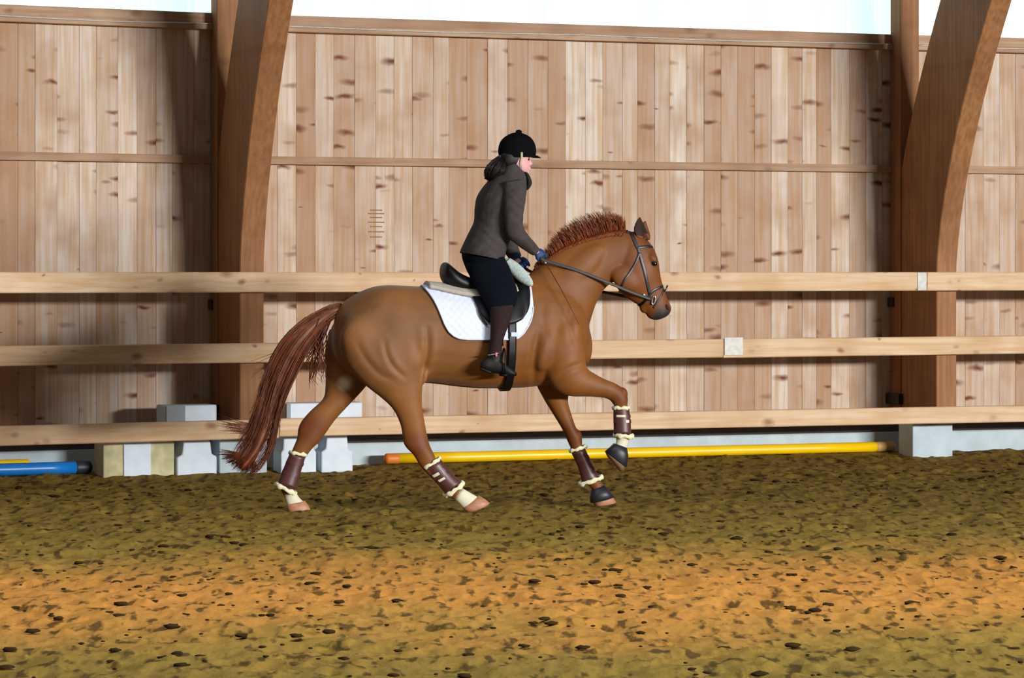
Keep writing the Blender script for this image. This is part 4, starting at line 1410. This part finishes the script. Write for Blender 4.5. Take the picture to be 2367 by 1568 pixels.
# ================================================================== the rider
M['skin'] = simple_mat('skin', lin(226, 168, 168), 0.5, noise=0.05, scale=12)
M['jacket'] = simple_mat('grey_brown_jacket', lin(68, 63, 62), 0.85, noise=0.12, scale=35, bump=.5, spec=0.2)
M['collar'] = simple_mat('black_collar', lin(20, 20, 26), 0.8)
M['breeches'] = simple_mat('dark_navy_breeches', lin(8, 13, 21), 0.9, noise=0.12, scale=25, spec=0.12)
M['chaps'] = simple_mat('brown_black_suede', lin(44, 30, 30), 0.85, noise=0.15, scale=30, spec=0.2)
M['shoe'] = simple_mat('black_boot', lin(17, 16, 18), 0.55, noise=0.12, scale=30, spec=0.3)
M['helmet'] = simple_mat('black_velvet', lin(4, 4, 7), 0.85, noise=0.1, scale=40, spec=0.12)
M['hair'] = simple_mat('dark_brown_hair', lin(26, 18, 16), 0.55, noise=0.3, scale=25)
M['band'] = simple_mat('grey_hair_band', lin(84, 84, 104), 0.8)
M['beige'] = simple_mat('beige_strap', lin(186, 172, 142), 0.7)
M['glove'] = simple_mat('navy_glove', lin(14, 58, 112), 0.6, noise=0.2, scale=30)
M['pink'] = simple_mat('pink_strap', lin(206, 110, 112), 0.6)
M['whip'] = simple_mat('red_brown_whip', lin(96, 36, 28), 0.45)

rider = empty('person', O_H, THETA)
tag(rider, 'person in black helmet, grey jacket and dark breeches riding with both hands on the reins', 'person')

# one continuous body: head, neck, torso, arms, legs (skin; mostly covered by the clothes)
pm = MB()
body_loft(pm, [(1212, 402, 1190, 398, 0, .022), (1219, 398, 1184, 394, 0, .042), (1223, 390, 1176, 388, 0, .055), (1224, 380, 1165, 378, 0, .066), (1223, 368, 1157, 366, 0, .072), (1228, 352, 1155, 350, 0, .074), (1222, 326, 1162, 325, 0, .066), (1206, 312, 1180, 312, 0, .035)], n=24)
body_loft(pm, [(1203, 384, 1170, 372, 0, .05), (1197, 405, 1164, 396, 0, .05), (1200, 428, 1140, 420, 0, .09), (1204, 450, 1120, 450, 0, .16), (1196, 490, 1110, 485, 0, .155), (1180, 530, 1106, 525, 0, .135), (1165, 570, 1086, 565, 0, .15), (1156, 606, 1082, 606, 0, .15), (1150, 628, 1100, 630, 0, .11)])
for w in (1, -1):
    sgn = w
    arm = [(1204, 430, 1172, 436, .16, .045), (1206, 465, 1172, 462, .195, .048), (1201, 500, 1173, 504, .205, .044), (1203, 530, 1178, 544, .205, .04), (1220, 552, 1193, 563, .185, .036), (1238, 569, 1219, 580, .135, .03), (1249, 581, 1237, 591, .10, .024)] if w > 0 else \
          [(1202, 432, 1176, 436, -.16, .045), (1197, 480, 1172, 480, -.20, .046), (1190, 540, 1166, 545, -.205, .042), (1188, 567, 1166, 577, -.185, .036), (1200, 590, 1186, 601, -.13, .03), (1207, 602, 1196, 611, -.11, .024)]
    body_loft(pm, arm, n=16)
    body_loft(pm, [(1152, 600, 1092, 618, .09 * w, .085), (1174, 640, 1112, 660, .2 * w, .072), (1184, 676, 1130, 694, .28 * w, .06), (1180, 704, 1138, 714, .315 * w, .052), (1172, 740, 1140, 742, .34 * w, .046), (1160, 780, 1138, 780, .355 * w, .036), (1154, 815, 1136, 815, .365 * w, .03), (1152, 838, 1126, 842, .37 * w, .026)], n=16)
    blob(pm, 1183, 373, w * .062, 5, 9, .008)              # ear
body_loft(pm, [(1222, 364, 1212, 366, 0, .008), (1228, 372, 1212, 374, 0, .011), (1231.5, 379, 1212, 380, 0, .016), (1226, 383.5, 1212, 385, 0, .013)], n=12)   # nose
blob(pm, 1224, 389, 0, 3.6, 2.0, .018)                     # lips
blob(pm, 1223, 392.4, 0, 3.6, 2.0, .016)
blob(pm, 1218, 399, 0, 6, 5, .018)                         # chin
link('body', remeshed('body', pm, .0052, 3, .5), M['skin'], rider)
for sg in (1, -1):
    link('eye', MB().add(*ellipsoid(L3(1221.5, 369, sg * .03), (.009, 0, 0), (0, .011, 0), (0, 0, .008), 14, 10)).mesh('eye'), M['eye'], rider)

# jacket
jm = MB()
body_loft(jm, [(1206, 384, 1166, 374, 0, .064), (1212, 396, 1158, 386, 0, .076), (1216, 412, 1142, 404, 0, .11), (1216, 436, 1117, 432, 0, .175), (1213, 462, 1103, 456, 0, .195), (1206, 490, 1098, 482, 0, .188), (1196, 520, 1096, 512, 0, .168), (1182, 548, 1083, 540, 0, .168), (1171, 574, 1070, 568, 0, .185), (1166, 594, 1065, 580, 0, .195), (1163, 603, 1066, 586, 0, .19)], n=28)
body_loft(jm, [(1210, 414, 1160, 422, .15, .06), (1215, 440, 1163, 446, .185, .066), (1214, 470, 1163, 470, .205, .066), (1209, 500, 1165, 506, .213, .06), (1210, 526, 1172, 546, .213, .056), (1224, 547, 1189, 562, .193, .051), (1240, 566, 1214, 580, .14, .043), (1249, 577, 1233, 592, .103, .036)], n=20)
body_loft(jm, [(1208, 416, 1164, 424, -.15, .06), (1206, 460, 1163, 462, -.2, .064), (1200, 505, 1162, 508, -.213, .058), (1196, 545, 1160, 556, -.21, .054), (1198, 570, 1166, 584, -.18, .048), (1206, 590, 1184, 606, -.13, .04)], n=20)
jacket_me = remeshed('jacket', jm, .0075, 4, .5)
# cloth folds
ph = [random.uniform(0, 6) for _ in range(4)]
arm_d = (L3(1190, 548, .2) - L3(1190, 440, .2))
for v in jacket_me.vertices:
    c = v.co
    k = math.sin(c.z * 62 + c.x * 30 + 2.5 * math.sin(c.x * 21 + c.z * 9) + ph[0]) * .5 + math.sin(c.z * 38 - c.x * 50 + c.y * 20 + 2 * math.sin(c.z * 17) + ph[1]) * .5
    if c.z < L3(0 + 1150, 596).z: k *= .3
    v.co += Vector((k * .25, math.copysign(.8, c.y) * k, 0)) * .0062
jk = link('jacket', jacket_me, M['jacket'], rider)
# stand-up collar flap at the throat
cm = MB()
body_loft(cm, [(1219, 400, 1208, 398, 0, .055), (1226, 412, 1211, 412, 0, .06), (1229, 424, 1213, 426, 0, .055), (1223, 436, 1212, 438, 0, .04), (1218, 440, 1213, 441, 0, .02)], n=18)
link('collar_flap', cm.mesh('collar_flap'), M['collar'], jk)
# hem edge roll
rg = []
c, a, b = sec_ring((1164, 603, 1066, 583, 0, .193))
rg = [c + a * math.cos(t) * 1.01 + b * math.sin(t) * 1.01 for t in np.linspace(0, 2 * math.pi, 41)]
link('hem', MB().add(*tube(rg, .006, 8, False)).mesh('hem'), M['jacket'], jk)

# breeches
bm_ = MB()
body_loft(bm_, [(1158, 572, 1072, 570, 0, .165), (1164, 594, 1068, 590, 0, .172), (1168, 615, 1074, 612, 0, .17), (1166, 636, 1086, 638, 0, .14), (1158, 650, 1100, 652, 0, .10)], n=26)
for w in (1, -1):
    body_loft(bm_, [(1164, 592, 1078, 612, .085 * w, .105), (1178, 618, 1088, 646, .15 * w, .1), (1188, 646, 1104, 672, .22 * w, .092), (1196, 674, 1118, 698, .28 * w, .08), (1195, 694, 1126, 714, .31 * w, .07), (1188, 712, 1132, 724, .325 * w, .064)], n=24)
link('breeches', remeshed('breeches', bm_, .0075, 5, .5), M['breeches'], rider)
for w in (1, -1):
    link('half_chap', MB().add(*(lambda m_: (m_.v, m_.f))(body_loft(MB(), [(1189, 704, 1131, 710, .325 * w, .066), (1184, 728, 1133, 732, .337 * w, .062), (1174, 756, 1134, 758, .35 * w, .055), (1164, 784, 1133, 785, .36 * w, .047), (1160, 808, 1130, 808, .368 * w, .042), (1160, 820, 1128, 821, .37 * w, .042)], n=24))).mesh('half_chap'), M['chaps'], rider)
    # short boot: ankle part plus foot, heel block and sole
    sb = MB()
    body_loft(sb, [(1160, 812, 1129, 812, .37 * w, .04), (1161, 828, 1124, 832, .37 * w, .038), (1162, 842, 1116, 846, .372 * w, .036), (1160, 854, 1114, 852, .372 * w, .03)], n=20)
    body_loft(sb, [(1112, 838, 1110, 850, .372 * w, .022), (1124, 828, 1120, 856, .372 * w, .034), (1142, 824, 1138, 862, .372 * w, .037), (1160, 836, 1158, 866, .376 * w, .041), (1176, 848, 1175, 870, .38 * w, .043), (1188, 857, 1187, 870, .382 * w, .036), (1194, 862, 1194, 869, .383 * w, .018)], n=20, p=2.4)
    sh = link('riding_shoe', remeshed('riding_shoe', sb, .005, 3, .5), M['shoe'], rider)
    hl = MB()
    body_loft(hl, [(1111, 849, 1110, 855, .372 * w, .024), (1126, 855, 1125, 862, .372 * w, .03), (1134, 858, 1133, 865, .372 * w, .03)], n=16, p=3)
    link('heel', hl.mesh('heel'), M['shoe'], sh)
    # spur strap with pink loop
    v, f = tube([L3(1128, 822, (.37 + .045) * w), L3(1144, 819, (.37 + .046) * w), L3(1160, 814, (.37 + .043) * w)], .005, 8)
    link('spur_strap', MB().add(v, f).mesh('spur_strap'), M['metal'], sh)
    link('pull_loop', MB().add(*ellipsoid(L3(1147, 820, (.37 + .048) * w), (.008, 0, 0), (0, .005, 0), (0, 0, .017))).mesh('pull_loop'), M['pink'], sh)

# helmet
hl = MB()
body_loft(hl, [(1236, 363, 1156, 366, 0, .083), (1238.5, 356, 1153, 360, 0, .0865), (1239, 344, 1151.5, 346, 0, .088), (1234, 328, 1156, 329, 0, .081), (1224, 316, 1166, 317, 0, .064), (1210, 309, 1180, 309, 0, .04), (1200, 306.5, 1190, 306.5, 0, .015)], n=32)
hel = link('helmet', hl.mesh('helmet'), M['helmet'], rider)
vm_ = MB()
prof = []
rows_ = []
for k in range(9):                                         # curved peak
    t = k / 8
    wv = -.062 + .124 * t
    e = 1 - (2 * t - 1) ** 2
    rows_.append((wv, e))
vv, ff = [], []
for lay in (0, 1):
    for wv, e in rows_:
        p0, p1 = L3(1224 + 10 * e, 358 + lay * 2.2, wv), L3(1229 + 21 * e, 364 - 1.0 * (1 - e) + lay * 2.0, wv * .93)
        pm_ = (p0 + p1) / 2 + Vector((0, 0, .004 * (1 - lay)))
        vv += [p0, pm_, p1]
m = len(rows_) * 3
for i in range(len(rows_) - 1):
    for j in range(2):
        a = i * 3 + j
        ff += [(a, a + 1, a + 4, a + 3), (m + a, m + a + 3, m + a + 4, m + a + 1)]
    ff.append((i * 3 + 2, m + i * 3 + 2, m + i * 3 + 5, i * 3 + 5))
link('peak', new_mesh('peak', vv, ff), M['helmet'], hel)
link('button', MB().add(*ellipsoid(L3(1199, 306, 0), (.024, 0, 0), (0, .024, 0), (0, 0, .02))).mesh('button'), M['helmet'], hel)
for sg in (1, -1):
    link('chin_strap', MB().add(*ribbon([L3(1206, 352, sg * .088), L3(1206, 366, sg * .08), L3(1203, 378, sg * .07), L3(1204, 392, sg * .05)], [Vector((0, -sg, 0))] * 4, .008, .002)).mesh('chin_strap'), M['beige'], hel)

# hair: low knot at the nape, ponytail and side hair
hr = MB()
for sg in (1, -1):
    body_loft(hr, [(1204, 356, 1168, 356, sg * .060, .018), (1204, 364, 1166, 366, sg * .060, .019), (1201, 374, 1166, 376, sg * .056, .018), (1196, 383, 1172, 384, sg * .050, .012)], n=14)
body_loft(hr, [(1180, 352, 1155, 352, 0, .06), (1178, 364, 1154, 364, 0, .064), (1174, 376, 1158, 376, 0, .05)], n=18)
hair = link('hair', remeshed('hair', hr, .005, 2, .5), M['hair'], rider)
pt = MB()
PT = [(1160, 366, 9), (1155, 376, 18), (1150, 388, 24), (1146, 399, 24), (1142, 409, 17), (1137, 417, 7)]
rr = []
for s in cr_sections(PT, 3):
    rr.append(ell_ring(L3(s[0], s[1], .02), Vector((1, 0, .35)).normalized() * s[2] * MPP * .8, (0, s[2] * MPP * .75, 0), 16))
pt.add(*loft_rings(rr))
R2 = random.Random(9)
for i in range(420):
    o1, o2 = R2.uniform(-1, 1), R2.uniform(-1, 1)
    pts = []
    for j, s in enumerate(PT):
        u = j / 5
        pts.append(L3(s[0] + o1 * s[2] * 1.0 - 9 * u * u * R2.uniform(.4, 1.2), s[1] + o1 * 4 + R2.uniform(-1, 1), .02 + o2 * s[2] * MPP))
    strand(pt, pts, .0025, .0008)
link('ponytail', pt.mesh('ponytail'), M['hair'], hair)
link('hair_band', MB().add(*ellipsoid(L3(1155, 364, .01), (.011, 0, -.006), (0, .024, 0), (.005, 0, .019))).mesh('hair_band'), M['band'], hair)

# gloved hands closed on the reins: palm, four curled fingers, thumb on top
def glove(wrist, knuckle, side, name='glove'):
    """side +1: near hand (palm faces away from the viewer)"""
    w0, k0 = Vector(wrist), Vector(knuckle)
    d = (k0 - w0).normalized()
    up = (Vector((0, 0, 1)) - d * d.z).normalized()
    inn = Vector((0, side, 0)); inn = (inn - d * inn.dot(d)).normalized()
    g = MB()
    ln = (k0 - w0).length
    rings = []
    for t, hh, tt in ((-.75, .027, .027), (-.25, .026, .025), (0.0, .027, .022), (.35, .034, .019), (.75, .040, .017), (1.0, .040, .015), (1.12, .034, .010)):
        rings.append(ell_ring(w0 + d * ln * t, up * hh, inn * tt, 16, 2.4))
    g.add(*loft_rings(rings))
    for i, (off, l1, l2, l3) in enumerate(((.029, .036, .026, .02), (.010, .040, .028, .022), (-.010, .038, .026, .02), (-.028, .030, .022, .017))):
        b = k0 + up * off - d * .004
        p1 = b + d * l1 * .55 + inn * l1 * .35
        p2 = p1 + inn * l2 * .85 - d * l2 * .1
        p3 = p2 - d * l3 * 1.0 + inn * .002
        g.add(*tube([b - d * .02, b, p1, p2, p3, p3 - d * .012], [.0095, .0105, .0105, .0095, .0088, .005], 10))
    tb = w0 + d * ln * .35 + up * .026 + inn * .012
    g.add(*tube([tb - d * .01, tb + d * .016 + up * .012 + inn * .006, tb + d * .046 + up * .014 + inn * .016, tb + d * .068 + up * .008 + inn * .02, tb + d * .076 + up * .004 + inn * .021], [.013, .0125, .0105, .0095, .005], 10))
    o = link(name, remeshed(name, g, .0034, 2, .4), M['glove'], rider)
    return o
glove(L3(1241, 582, .105), L3(1251, 594, .098), 1)
glove(L3(1198, 600, -.118), L3(1208, 614, -.105), -1)

# whip in the near hand, hanging down the shoulder
whp = local_thing('riding_whip', 'thin red-brown riding whip held along the horse shoulder', 'whip')
w0, w1 = L3(1250, 590, .085), L3(1338, 750, .30)
wp = [w0.lerp(w1, t) + Vector((0, -.05 * math.sin(math.pi * t), 0)) for t in np.linspace(0, 1, 14)]
link('shaft', MB().add(*tube(wp, [.0042 - .002 * t for t in np.linspace(0, 1, 14)], 6)).mesh('shaft'), M['whip'], whp)
link('collar', MB().add(*tube([wp[1].lerp(wp[2], .1), wp[1].lerp(wp[2], .6)], .0075, 8)).mesh('collar'), M['metal'], whp)
link('grip', MB().add(*tube([wp[0] + (wp[0] - wp[1]) * .9, wp[1]], .007, 8)).mesh('grip'), M['leather'], whp)
